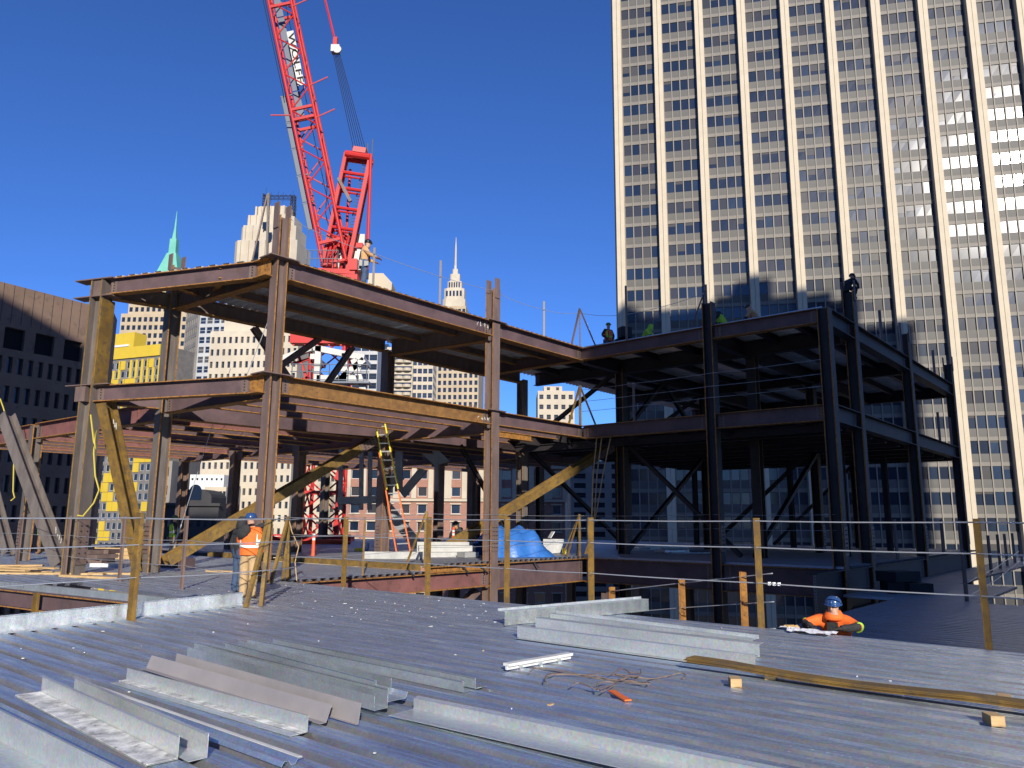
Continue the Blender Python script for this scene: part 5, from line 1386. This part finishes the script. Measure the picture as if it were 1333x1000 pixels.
# stacked grey channels and plates near the crouched worker
stk = thing('channel_stack', 'stack of pale grey steel channels lying on the main floor', 'steel stack', P(9.5, -3.2, .22))
M['pale_grey'] = mat('pale_grey_galvanised', (.44, .44, .42), (.34, .34, .33), .5, .2, scale=2)
for (x0, y0, x1, y1, Y, h, z) in ((548, 719, 612, 716, 31, .18, .22), (545, 715, 618, 712, 31.6, .22, .42), (543, 704, 640, 700, 33, .5, .25), (600, 716, 618, 716, 30.4, .2, .24)):
    a, b = at(x0, y0, Y), at(x1, y1, Y + .4); a.z = b.z = z + h / 2
    mb = MB(); mb.bar(a, b, .55, h); mb.build('channel', M['pale_grey'], stk)
pl_ = thing('white_beam', 'long pale beam lying on the floor by the foot of the ladder', 'beam', V((*at(515, 718, 31).xy, .22)))
mb = MB(); a, b = at(474, 716, 29.2), at(560, 718, 29.2); a.z = b.z = .36; mb.bar(a, b, .22, .26); mb.build('beam', M['pale_grey'], pl_)
bar_ = thing('barrier_board', 'low red and white barrier board beside the column', 'barrier', V((*at(620, 707, 34).xy, .22)))
mb = MB(); a, b = at(611, 706, 34), at(632, 703, 34); mb.bar(a, b, .05, .2); mb.build('board', M['cone_orange'], bar_)
mb = MB(); mb.bar(at(614, 690, 34), V((*at(614, 705, 34).xy, .22)), .06, .06); mb.build('stand', M['white'], bar_)
def heap(name, label, cat, px, py, Y, n, m, size, z0=0.0, parts='piece'):
    b = V((*at(px, py, Y).xy, z0)); t = thing(name, label, cat, b)
    for i in range(n):
        mb = MB(); a = random.uniform(-.5, .5); X = V((math.cos(a), math.sin(a), 0)); Yv = V((-X.y, X.x, 0))
        mb.box(V((random.uniform(-.3, .3) * size[0], random.uniform(-.3, .3), size[2] * (i // 2 + .5))), (size[0] * random.uniform(.7, 1.1), size[1], size[2] * .95), (X, Yv, ZU)); mb.build(parts, M[m], t, local=True)
    return t
heap('lumber_pile', 'scattered yellow timber planks at the far left of the deck', 'lumber', 20, 735, 24.5, 7, 'lumber', (2.4, .18, .05), parts='plank')
heap('lumber_pile', 'single long timber plank lying in front of the left corner column', 'lumber', 85, 744, 23.5, 2, 'lumber', (3.2, .2, .05), parts='plank')
heap('lumber_pile', 'timber plank lying near the foot of the golden brace', 'lumber', 105, 742, 22, 1, 'lumber', (2.2, .16, .06), parts='plank')
heap('block_pallet', 'low stack of brown timber cribbing beyond the left corner column', 'lumber', 122, 727, 30, 6, 'brown', (1.2, .9, .16), parts='timber')
heap('block_pallet', 'pale boarded crate behind the golden brace', 'crate', 160, 722, 33, 6, 'lumber', (1.9, .8, .15), parts='board')
heap('white_pipe', 'white pipe lying behind the brace foot', 'pipe', 137, 732, 27, 1, 'white', (1.3, .12, .12), parts='pipe_length')
heap('timber_batten', 'long timber batten lying beyond the workers', 'lumber', 272, 739, 24.5, 1, 'lumber', (1.6, .1, .06), parts='batten')
heap('steel_box', 'brown steel box section beside the middle column foot', 'steel box', 225, 735, 27.5, 2, 'steel', (1.1, .7, .3), parts='box_section')
heap('orange_mat', 'flat orange safety boards lying under the crane foot', 'board', 425, 706, 46, 3, 'cone_orange', (3.0, .5, .14), .22, parts='board')
heap('tool_heap', 'dark heap of hoses and tools beside the crouching worker', 'tools', 560, 700, 35, 9, 'black', (.5, .3, .1), .22, parts='bag')
heap('tool_heap', 'low heap of tangled tools and cords right of the crouching worker', 'tools', 612, 696, 37, 7, 'black', (.6, .3, .12), .22, parts='bag')
bb = thing('blue_bucket', 'small blue bucket with yellow rag beyond the pale beam', 'bucket', V((*at(476, 708, 36).xy, .22)))
mb = MB(); mb.lathe([(.14, 0), (.18, .36), (.19, .38)], (0, 0, 0), 12); mb.build('pail', M['tarp'], bb, local=True)
mb = MB(); mb.box((-.25, -.1, .08), (.4, .3, .14)); mb.build('rag', mat('yellow_rag', (.7, .6, .05), None, .8), bb, local=True)
heap('cribbing', 'dark machine box with pale handle in the shaded right bay', 'machine', 1180, 748, 26, 3, 'black', (1.1, .8, .35), -.6, parts='panel')
heap('deck_bundle', 'bundle of deck sheets lying in the shaded bay behind the tripod', 'sheet stack', 860, 704, 40, 5, 'deck_under', (2.6, .9, .07), .22, parts='sheet')
heap('deck_bundle', 'low stack of plates in the shaded bay beside the inner column', 'sheet stack', 890, 709, 36, 3, 'deck_under', (1.8, .8, .07), .22, parts='sheet')
# ropes and a hanging strap on the left
for nm, lb, pts in (('rope', 'yellow rope looping down beside the left corner column', [(118, 540), (122, 575), (124, 585), (125, 560), (122, 590), (124, 620), (129, 638), (122, 655), (108, 672), (101, 671)]),
                    ('rope', 'yellow rope hanging beside the far left column', [(18, 600), (17, 640), (19, 648), (14, 652)]), ('rope', 'thin yellow rope on top of the grey brace at far left', [(0, 519), (4, 530), (7, 540)])):
    mb = MB(); Y = 22.6 if pts[0][0] > 100 else 29.5
    mb.path([at(*p, Y) for p in pts], .022, 5)
    tag(mb.build(nm, mat('yellow_rope', (.55, .45, .06), None, .8)), lb, 'rope', 'yellow ropes')
tn = thing('turnbuckle_stay', 'white turnbuckle stay rising from the floor by the middle column', 'stay', gz(215, 738))
mb = MB(); mb.tube(V((*at(218, 727, 26.5).xy, .25)), at(236, 683, 26.8), .03, 6); mb.tube(at(236, 683, 26.8), at(262, 600, 26.9), .012, 5); mb.tube(at(262, 600, 26.9), at(300, 480, 26.6), .010, 5); mb.build('stay_rod', M['cable'], tn)
st2 = thing('cable_stay', 'thin cable stay crossing the left bay below the top tier', 'stay', P(3, -4, Z1))
mb = MB(); mb.tube(at(322, 487, 23), at(353, 408, 23.3), .012, 5); mb.build('stay_cable', M['cable'], st2)
# ============================================================ PEOPLE
from mathutils import noise
M['skin'] = mat('skin', (.50, .30, .21), (.42, .24, .17), .55, scale=8)
M['hivis'] = mat('orange_hivis_cloth', (.90, .17, .02), (.80, .14, .02), .75, scale=9, bump=.5, bscale=14)
M['reflect'] = mat('silver_reflective_tape', (.80, .80, .74), None, .4)
M['lime'] = mat('lime_hivis_cloth', (.42, .70, .05), (.34, .60, .05), .75, scale=9, bump=.4, bscale=14)
M['duck'] = mat('tan_duck_canvas', (.52, .36, .19), (.43, .29, .15), .9, scale=7, bump=.6, bscale=12)
M['denim'] = mat('blue_denim', (.06, .10, .18), (.035, .06, .12), .9, scale=9, bump=.5, bscale=14)
M['charcoal'] = mat('charcoal_jacket', (.030, .030, .032), (.018, .018, .02), .85, scale=8, bump=.6, bscale=12)
M['tan_hood'] = mat('tan_hooded_sweatshirt', (.58, .33, .15), (.48, .27, .12), .9, scale=7, bump=.5, bscale=12)
M['boot'] = mat('work_boot_leather', (.20, .11, .05), (.13, .07, .035), .7, scale=10)
M['hat_blue'] = mat('blue_hard_hat', (.025, .07, .20), None, .22)
M['hat_dark'] = mat('dark_hard_hat', (.015, .017, .022), None, .3)
M['hat_green'] = mat('green_hard_hat', (.06, .14, .04), None, .35)
M['glove'] = mat('dark_glove', (.03, .028, .026), None, .8)
M['glove_brown'] = mat('brown_leather_glove', (.22, .08, .05), None, .8)
M['paper'] = mat('white_paper', (.80, .80, .82), None, .8)
BONES = [('pelvis', 'belly', 'torso'), ('belly', 'chest', 'torso'), ('chest', 'neck', 'torso'), ('neck', 'jaw', 'head'), ('jaw', 'skull', 'head'), ('skull', 'crown', 'head')]
for S in 'RL':
    BONES += [('chest', 'sh' + S, 'torso'), ('sh' + S, 'el' + S, 'upper'), ('el' + S, 'wr' + S, 'fore'), ('pelvis', 'hip' + S, 'legs'), ('hip' + S, 'kn' + S, 'legs'), ('kn' + S, 'an' + S, 'shin'), ('an' + S, 'toe' + S, 'feet')]
STAND = dict(pelvis=(0, 0, .95), belly=(0, .01, 1.12), chest=(0, -.01, 1.32), neck=(0, .0, 1.475), jaw=(0, .035, 1.56), skull=(0, .015, 1.645), crown=(0, .01, 1.715),
  shR=(.185, -.01, 1.41), elR=(.25, -.04, 1.14), wrR=(.25, .06, .92), shL=(-.185, -.01, 1.41), elL=(-.25, -.04, 1.14), wrL=(-.25, .06, .92),
  hipR=(.095, 0, .90), knR=(.11, .03, .50), anR=(.115, -.03, .10), toeR=(.13, .14, .045), hipL=(-.095, 0, .90), knL=(-.11, .03, .50), anL=(-.115, -.03, .10), toeL=(-.13, .14, .045))
RAD = dict(pelvis=(.155, .125), belly=(.155, .125), chest=(.165, .13), neck=(.062, .062), jaw=(.078, .085), skull=(.088, .10), crown=(.06, .07), sh=(.082, .082), el=(.060, .060), wr=(.043, .043), hip=(.10, .10), kn=(.09, .09), an=(.074, .074), toe=(.05, .04))
def person(label, base, rz, pose=None, cloth=None, hat='hat_blue', vest=None, glove='glove', scale=1.0, bulk=1.0, group=None, hood=None, face=False, fingers=True, harness=False, curl=.5):
    J = dict(STAND); J.update(pose or {}); J = {k: V(v) for k, v in J.items()}
    C = dict(torso='charcoal', upper='charcoal', fore='charcoal', legs='denim', shin='denim', feet='boot', head='skin'); C.update(cloth or {})
    t = thing('person', label, 'person', base, rz, group); t.scale = (scale,) * 3
    names = list(J); idx = {k: i for i, k in enumerate(names)}
    me = bpy.data.meshes.new('body')
    me.from_pydata([J[k] for k in names], [(idx[a], idx[b]) for a, b, _ in BONES], [])
    ob = bpy.data.objects.new('body', me); COL.objects.link(ob)
    sk = ob.modifiers.new('skin', 'SKIN'); ss = ob.modifiers.new('sub', 'SUBSURF'); ss.levels = 2; ss.render_levels = 2
    if not me.skin_vertices: me.attributes.new('x', 'FLOAT', 'POINT')
    sv = me.skin_vertices[0].data if me.skin_vertices else None
    for k in names:
        key = k if k in RAD else k[:-1]
        r = RAD[key]; b = bulk if key not in ('neck', 'jaw', 'skull', 'crown', 'toe') else 1
        sv[idx[k]].radius = (r[0] * b, r[1] * b); sv[idx[k]].use_root = (k == 'pelvis')
    bpy.context.view_layer.update()
    nm = bpy.data.meshes.new_from_object(ob.evaluated_get(bpy.context.evaluated_depsgraph_get()))
    bpy.data.objects.remove(ob)
    regs = sorted(set(C.values())); nm.materials.clear()
    for r in regs: nm.materials.append(M[r])
    seg = [(J[a], J[b], regs.index(C[g])) for a, b, g in BONES]
    for p in nm.polygons:
        c = p.center; best = 9
        for a, b, mi in seg:
            ab = b - a; q = max(0, min(1, (c - a).dot(ab) / max(1e-9, ab.dot(ab)))); d = (c - a - ab * q).length
            if d < best - .004: best = d; p.material_index = mi
        p.use_smooth = True
    for v in nm.vertices:                                        # cloth folds
        q = v.co; f = noise.noise(q * 9.0 + V((len(label), 0, 0))) * .012 + noise.noise(V((q.x * 14, q.y * 14, q.z * 30))) * .006
        if (q - J['skull']).length > .16: v.co = q + v.normal * f
    nm.name = 'body'
    body = link('body', nm, t)
    # gloves with five bent fingers
    if fingers:
        for S in 'RL':
            w_, e_ = J['wr' + S], J['el' + S]; d = (w_ - e_).normalized(); sg = 1 if S == 'R' else -1
            side = d.cross(V((0, 0, 1))); side = side.normalized() if side.length > .2 else V((0, 1, 0)); nrm = side.cross(d).normalized()
            if abs(d.z) > .7: side, nrm = V((0, 1, 0)), V((-sg, 0, 0))
            mb = MB(); mb.bar(w_ - d * .03, w_ + d * .09, .085, .036, up=nrm)
            mb.path([w_ - d * .07, w_ + d * .01], .047, 8)
            for k in range(4):
                o = w_ + d * .085 + side * (-.032 + .021 * k); L = (.07, .082, .078, .06)[k]
                mb.path([o, o + d * (L * .45) + nrm * (-.01 * curl), o + d * (L * .8) - nrm * (L * .35 * curl), o + d * (L * .95) - nrm * (L * .8 * curl)], .0115, 6, r2=.008)
            o = w_ + d * .02 + side * (.04 if S == 'R' else -.04); sd = 1 if S == 'R' else -1
            mb.path([o, o + side * (.028 * sd) + d * .03, o + side * (.034 * sd) + d * .062 - nrm * .012], .013, 6, r2=.009)
            mb.build('glove', M[glove], t, smooth=True, local=True)
    hd = (J['crown'] - J['neck']).normalized(); hc = J['skull']
    fw = V((0, 1, 0)); fw = (fw - hd * fw.dot(hd)).normalized()
    if 'fwd' in (cloth or {}): pass
    hx = fw.cross(hd).normalized(); ax = (hx, fw, hd)
    if hat:
        mb = MB(); prof = [(.120, .035), (.124, .05), (.122, .07), (.114, .10), (.094, .13), (.062, .15), (.02, .157)]
        mb.lathe(prof, hc + hd * .0, 20, ax=ax)
        mb.section([(.138 * math.sin(a), .125 * math.cos(a) + (.03 if abs(a) < 1.2 else 0)) for a in [i * math.pi / 10 - math.pi for i in range(20)]], hc + hd * .036, hc + hd * .046, hx, fw)
        mb.section([(-.012, .128), (.012, .128), (.012, .138), (-.012, .138)], hc + hd * .03, hc + hd * .12 - fw * .02, hx, fw)
        mb.build('hard_hat', M[hat], t, smooth=True, local=True)
    if hood:
        mb = MB(); mb.lathe([(.09, -.165), (.135, -.12), (.128, -.05), (.118, .02), (.105, .08), (.06, .13)], hc - fw * .025, 14, ax=ax)
        mb.build('hood', M[hood], t, smooth=True, local=True)
    if vest:
        body_m, stripe = vest
        up = (J['neck'] - J['pelvis']).normalized(); rt = (J['shR'] - J['shL']).normalized(); fr = up.cross(rt).normalized() * 1
        ln = (J['neck'] - J['pelvis']).length
        def mid(q):
            if q < .32: return J['pelvis'].lerp(J['belly'], q / .32)
            if q < .70: return J['belly'].lerp(J['chest'], (q - .32) / .38)
            return J['chest'].lerp(J['neck'], (q - .70) / .30)
        rings = [(-.10, .185, .150), (.10, .190, .155), (.18, .190, .155), (.19, .193, .158), (.31, .193, .158), (.32, .192, .156), (.55, .202, .158), (.72, .212, .150), (.84, .185, .128), (.95, .10, .09)]
        mb = MB(); n = 20
        for q, a, b in rings:
            c = mid(max(0, q)) + up * (min(0, q) * ln)
            for j in range(n):
                an = 2 * math.pi * j / n; mb.v.append(tuple(c + rt * (a * bulk * math.cos(an)) + fr * (b * bulk * math.sin(an))))
        for i in range(len(rings) - 1):
            for j in range(n):
                mb.f.append((i * n + j, i * n + (j + 1) % n, (i + 1) * n + (j + 1) % n, (i + 1) * n + j))
                mb.m.append(1 if i == 3 or (4 <= i <= 7 and j in (2, 8, 12, 18)) else 0)
        mb.build('safety_vest', [M[body_m], M[stripe]], t, smooth=True, local=True)
    if harness:
        mb = MB(); w0 = J['pelvis'] + V((0, 0, .02))
        mb.lathe([(.175, -.03), (.178, .03)], w0, 16)
        for sg in (-1, 1):
            mb.box(w0 + V((sg * .17, .06, -.10)), (.12, .14, .18)); mb.box(w0 + V((sg * .13, -.12, -.08)), (.1, .1, .2))
            mb.path([w0 + V((sg * .1, -.16, .05)), J['chest'] + V((sg * .09, -.15, 0)), J['neck'] + V((sg * .1, -.02, .0)), J['chest'] + V((sg * .09, .15, 0)), w0 + V((sg * .1, .16, .05))], .022, 5)
        mb.build('tool_harness', M['hat_dark'], t, local=True)
        mb = MB(); mb.lathe([(.05, -.06), (.06, 0), (.05, .06)], w0 + V((-.24, .02, .06)), 10); mb.build('lanyard_reel', M['hat_blue'], t, local=True)
    if face:
        mb = MB(); jc = J['jaw']
        mb.path([hc + fw * .098 + hd * .02, hc + fw * .122 - hd * .03, hc + fw * .100 - hd * .035], .013, 6, r2=.018)
        mb.build('nose', M['skin'], t, smooth=True, local=True)
        for sg in (-1, 1):
            mb = MB(); mb.lathe([(.004, -.008), (.013, 0), (.004, .008)], hc + fw * .094 + hx * (.032 * sg) + hd * .012, 8, ax=ax); mb.build('eye', M['hat_dark'], t, smooth=True, local=True)
            mb = MB(); mb.path([hc + fw * .098 + hx * (.014 * sg) + hd * .034, hc + fw * .09 + hx * (.05 * sg) + hd * .032], .006, 5); mb.build('eyebrow', M['boot'], t, local=True)
        mb = MB(); mb.path([hc + fw * .095 - hx * .025 - hd * .065, hc + fw * .102 - hd * .067, hc + fw * .095 + hx * .025 - hd * .065], .007, 5); mb.build('mouth', M['glove_brown'], t, local=True)
    return t
def face_to(a): return -R(a)                                   # compass style heading: 0 = away from the viewer
HIV = dict(torso='hivis', upper='hivis', fore='hivis', legs='duck', shin='duck', feet='boot')
# 1 the two workers at the corner of the floor opening
w1 = person('worker in orange reflective vest, tan canvas trousers and blue hard hat seen from behind', gz(321, 779), face_to(8), cloth=HIV, vest=('hivis', 'reflect'), bulk=1.16, hat='hat_blue', scale=1.0,
  pose=dict(elR=(.30, -.03, 1.15), wrR=(.27, .03, .93), elL=(-.28, .06, 1.18), wrL=(-.18, .24, 1.06), neck=(-.01, .02, 1.475), jaw=(-.03, .05, 1.555), skull=(-.03, .03, 1.64), crown=(-.03, .02, 1.71), knR=(.12, .0, .5), anR=(.125, -.04, .1), knL=(-.10, .02, .5), anL=(-.105, -.0, .1), toeL=(-.11, .17, .045)))
mb = MB()                                                      # reflective bands on the sleeves, dark hood hanging at the back
J1 = dict(elR=V((.30, -.03, 1.15)), shR=V((.185, -.01, 1.41)), wrR=V((.27, .03, .93)))
d = (J1['elR'] - J1['shR']).normalized(); mb.path([J1['shR'].lerp(J1['elR'], .72), J1['shR'].lerp(J1['elR'], .95)], .088, 12)
mb.build('sleeve_band', M['reflect'], w1, smooth=True, local=True)
mb = MB(); mb.lathe([(.03, -.15), (.13, -.08), (.16, .04), (.12, .13), (.06, .17)], (-.09, -.17, 1.38), 14, ax=(V((1, 0, 0)), V((0, .45, 0)), V((.25, 0, 1)).normalized())); mb.build('hood', M['charcoal'], w1, smooth=True, local=True)
person('worker in black hooded jacket and jeans reaching an arm towards the column', gz(309, 773), face_to(42), cloth=dict(feet='glove'), bulk=1.22, hat=None, hood='charcoal', scale=.98,
  pose=dict(elR=(.36, .16, 1.48), wrR=(.46, .42, 1.62), elL=(-.30, -.05, 1.13), wrL=(-.31, .03, .87), skull=(0, .03, 1.62), crown=(0, .02, 1.69)))
# 2 worker in the stair void, leaning over the deck edge with a drawing
rw_b = P(1.02, 14.95, -1.22)
q = gz(1088, 824)
rw = person('worker in orange jacket and blue hard hat leaning on the deck edge over a drawing', V((q.x + .30, q.y + .62, -1.23)), face_to(-142), cloth=dict(torso='hivis', upper='hivis', fore='charcoal', legs='duck', shin='duck', head='skin'), bulk=1.25, hat='hat_blue', face=True, glove='glove',
  pose=dict(belly=(0, .08, 1.12), chest=(0, .17, 1.28), neck=(0, .22, 1.435), jaw=(-.02, .29, 1.495), skull=(-.02, .275, 1.585), crown=(-.02, .26, 1.655), shR=(.20, .20, 1.36), shL=(-.20, .20, 1.36), elR=(.42, .40, 1.29), wrR=(.24, .62, 1.295), elL=(-.42, .34, 1.30), wrL=(-.22, .60, 1.295)))
mb = MB(); mb.lathe([(.17, -.03), (.155, .03), (.12, .085), (.105, .11)], (-.005, .235, 1.41), 16); mb.build('neck_gaiter', M['hivis'], rw, smooth=True, local=True)
for sg in (-1, 1):
    mb = MB(); a, b = V((.20 * sg, .20, 1.36)), V((.42 * sg, .37, 1.295)); mb.path([a.lerp(b, .84), a.lerp(b, .98)], .083, 12)
    mb.build('sleeve_band', M['lime'], rw, smooth=True, local=True)
mb = MB(); mb.box((0, .28, 1.27), (.16, .1, .14)); mb.path([(.1, .16, 1.42), (.07, .3, 1.34), (.0, .33, 1.2)], .018, 6); mb.build('chest_strap', M['charcoal'], rw, local=True)
stp = thing('stair_landing', 'dark landing in the stair void below the deck edge', 'landing', V((q.x + .4, q.y + 1.0, -1.3)))
mb = MB(); mb.box(V((q.x + .3, q.y + .75, -1.27)), (1.6, 1.1, .06), (WX, UX, ZU)); mb.build('tread', M['steel'], stp)
ppr = thing('drawing_sheet', 'white crumpled drawing sheet spread on the deck edge in front of the worker', 'paper', gz(1060, 822))
mb = MB(); a, b = gz(1020, 817.5), gz(1092, 826)
for i in range(13):
    for j in range(5):
        p = a.lerp(b, i / 12) + UX * (-.02 - .1 * j) * (.5 if i < 3 else 1) + ZU * (.012 + .03 * abs(math.sin(i * .7 + j * .9)) + .006 * random.random()); mb.v.append(tuple(p))
for i in range(12):
    for j in range(4): k = i * 5 + j; mb.f.append((k, k + 1, k + 6, k + 5)); mb.m.append(0)
mb.build('sheet', M['paper'], ppr)
gl = thing('work_glove', 'tan work glove lying on the deck left of the drawing', 'glove', gz(1022, 819))
mb = MB(); g = gz(1022, 818)
mb.bar(g + ZU * .03, g + WX * .13 + ZU * .04, .09, .045)
for k in range(4): mb.path([g + WX * .12 + UX * (-.035 + .023 * k) + ZU * .04, g + WX * .18 + UX * (-.04 + .025 * k) + ZU * .055, g + WX * .22 + UX * (-.045 + .026 * k) + ZU * .02], .012, 6)
mb.path([g + WX * .04 - UX * .04 + ZU * .04, g + WX * .09 - UX * .09 + ZU * .03], .013, 6); mb.build('palm', mat('tan_leather', (.55, .36, .14), None, .8), gl)
# 3 workers on the top tier
TOPZ = Z2 + .09
p4 = P(s_on(474, 340, -.75), -.75, TOPZ)
person('worker in tan hooded top and tool belt standing on the top tier', p4, face_to(75), cloth=dict(torso='tan_hood', upper='tan_hood', fore='tan_hood', legs='denim', shin='denim'), bulk=1.15, hat='hat_dark', glove='glove_brown', harness=True, hood=None,
  pose=dict(chest=(0, .03, 1.32), neck=(0, .07, 1.47), jaw=(0, .12, 1.545), skull=(0, .10, 1.63), crown=(0, .09, 1.70), elR=(.27, .16, 1.18), wrR=(.22, .42, 1.10), elL=(-.27, .14, 1.16), wrL=(-.20, .38, 1.08)))
person('worker in orange vest and green hard hat at the top tier corner', P(18.1, -.6, TOPZ), face_to(150), cloth=dict(torso='charcoal', legs='charcoal', shin='charcoal', head='skin'), vest=('hivis', 'lime'), hat='hat_green', bulk=1.12,
  pose=dict(elR=(.34, -.03, 1.16), wrR=(.20, .12, 1.02), elL=(-.34, -.03, 1.16), wrL=(-.20, .12, 1.02)), harness=True)
CROUCH = dict(pelvis=(0, -.10, .50), belly=(0, -.02, .64), chest=(0, .12, .80), neck=(0, .22, .92), jaw=(0, .30, .97), skull=(0, .29, 1.06), crown=(0, .28, 1.13), shR=(.18, .16, .88), shL=(-.18, .16, .88), elR=(.24, .30, .66), wrR=(.16, .46, .50), elL=(-.24, .30, .66), wrL=(-.16, .46, .50),
  hipR=(.10, -.08, .46), hipL=(-.10, -.08, .46), knR=(.20, .26, .52), knL=(-.18, .28, .34), anR=(.16, .10, .10), anL=(-.14, -.02, .10), toeR=(.18, .26, .045), toeL=(-.15, .14, .045))
person('worker in green hooded top bending behind dark boxes at the top tier edge', P(17.5, 1.75, TOPZ), face_to(120), cloth=dict(torso='lime', upper='lime', fore='charcoal', legs='charcoal', shin='charcoal'), hat=None, hood='lime', bulk=1.12, pose=CROUCH)
heap('tool_box', 'dark tool boxes standing beside the green hooded worker', 'tool box', 810, 440, 33.4, 4, 'black', (.5, .4, .5), TOPZ, parts='box')
person('worker in lime vest crouching on the top tier by the second column', P(16.9, 5.65, TOPZ), face_to(-100), cloth=dict(legs='charcoal', shin='charcoal'), vest=('lime', 'lime'), hat='hat_dark', bulk=1.1, pose=CROUCH, fingers=False)
person('worker in brown jacket crouching near the right corner of the top tier', P(17.35, 6.95, TOPZ), face_to(-60), cloth=dict(torso='tan_hood', upper='tan_hood', legs='charcoal', shin='charcoal'), hat='hat_dark', bulk=1.1, pose=CROUCH, fingers=False)
person('worker silhouetted while sitting on top of the second right hand column', P(18.1, 10.35, 10.05), face_to(60), cloth=dict(legs='charcoal', shin='charcoal'), hat='hat_dark', bulk=1.05, pose=CROUCH, fingers=False, scale=.9)
# 4 workers on the far floor
person('worker in lime vest and dark trousers standing far left beyond the grey brace', V((*at(52, 716, 36).xy, 0)), face_to(-100), cloth=dict(legs='boot', shin='boot'), vest=('lime', 'lime'), hat='hat_green', bulk=1.1, fingers=False)
person('worker in lime vest half hidden behind the golden brace', V((*at(195, 715, 31).xy, 0)), face_to(90), cloth=dict(legs='charcoal', shin='charcoal'), vest=('lime', 'lime'), hat='hat_dark', fingers=False)
person('worker in green vest and tan trousers standing just right of the middle column', V((*at(223, 725, 33).xy, 0)), face_to(40), cloth=dict(legs='duck', shin='duck'), vest=('lime', 'reflect'), hat='hat_green', fingers=False)
person('worker in dark hooded jacket crouching among hoses on the main floor', V((*at(598, 705, 37).xy, .22)), face_to(-150), cloth=dict(head='tan_hood'), hat='hat_dark', bulk=1.1, pose=CROUCH, fingers=False, scale=1.15)
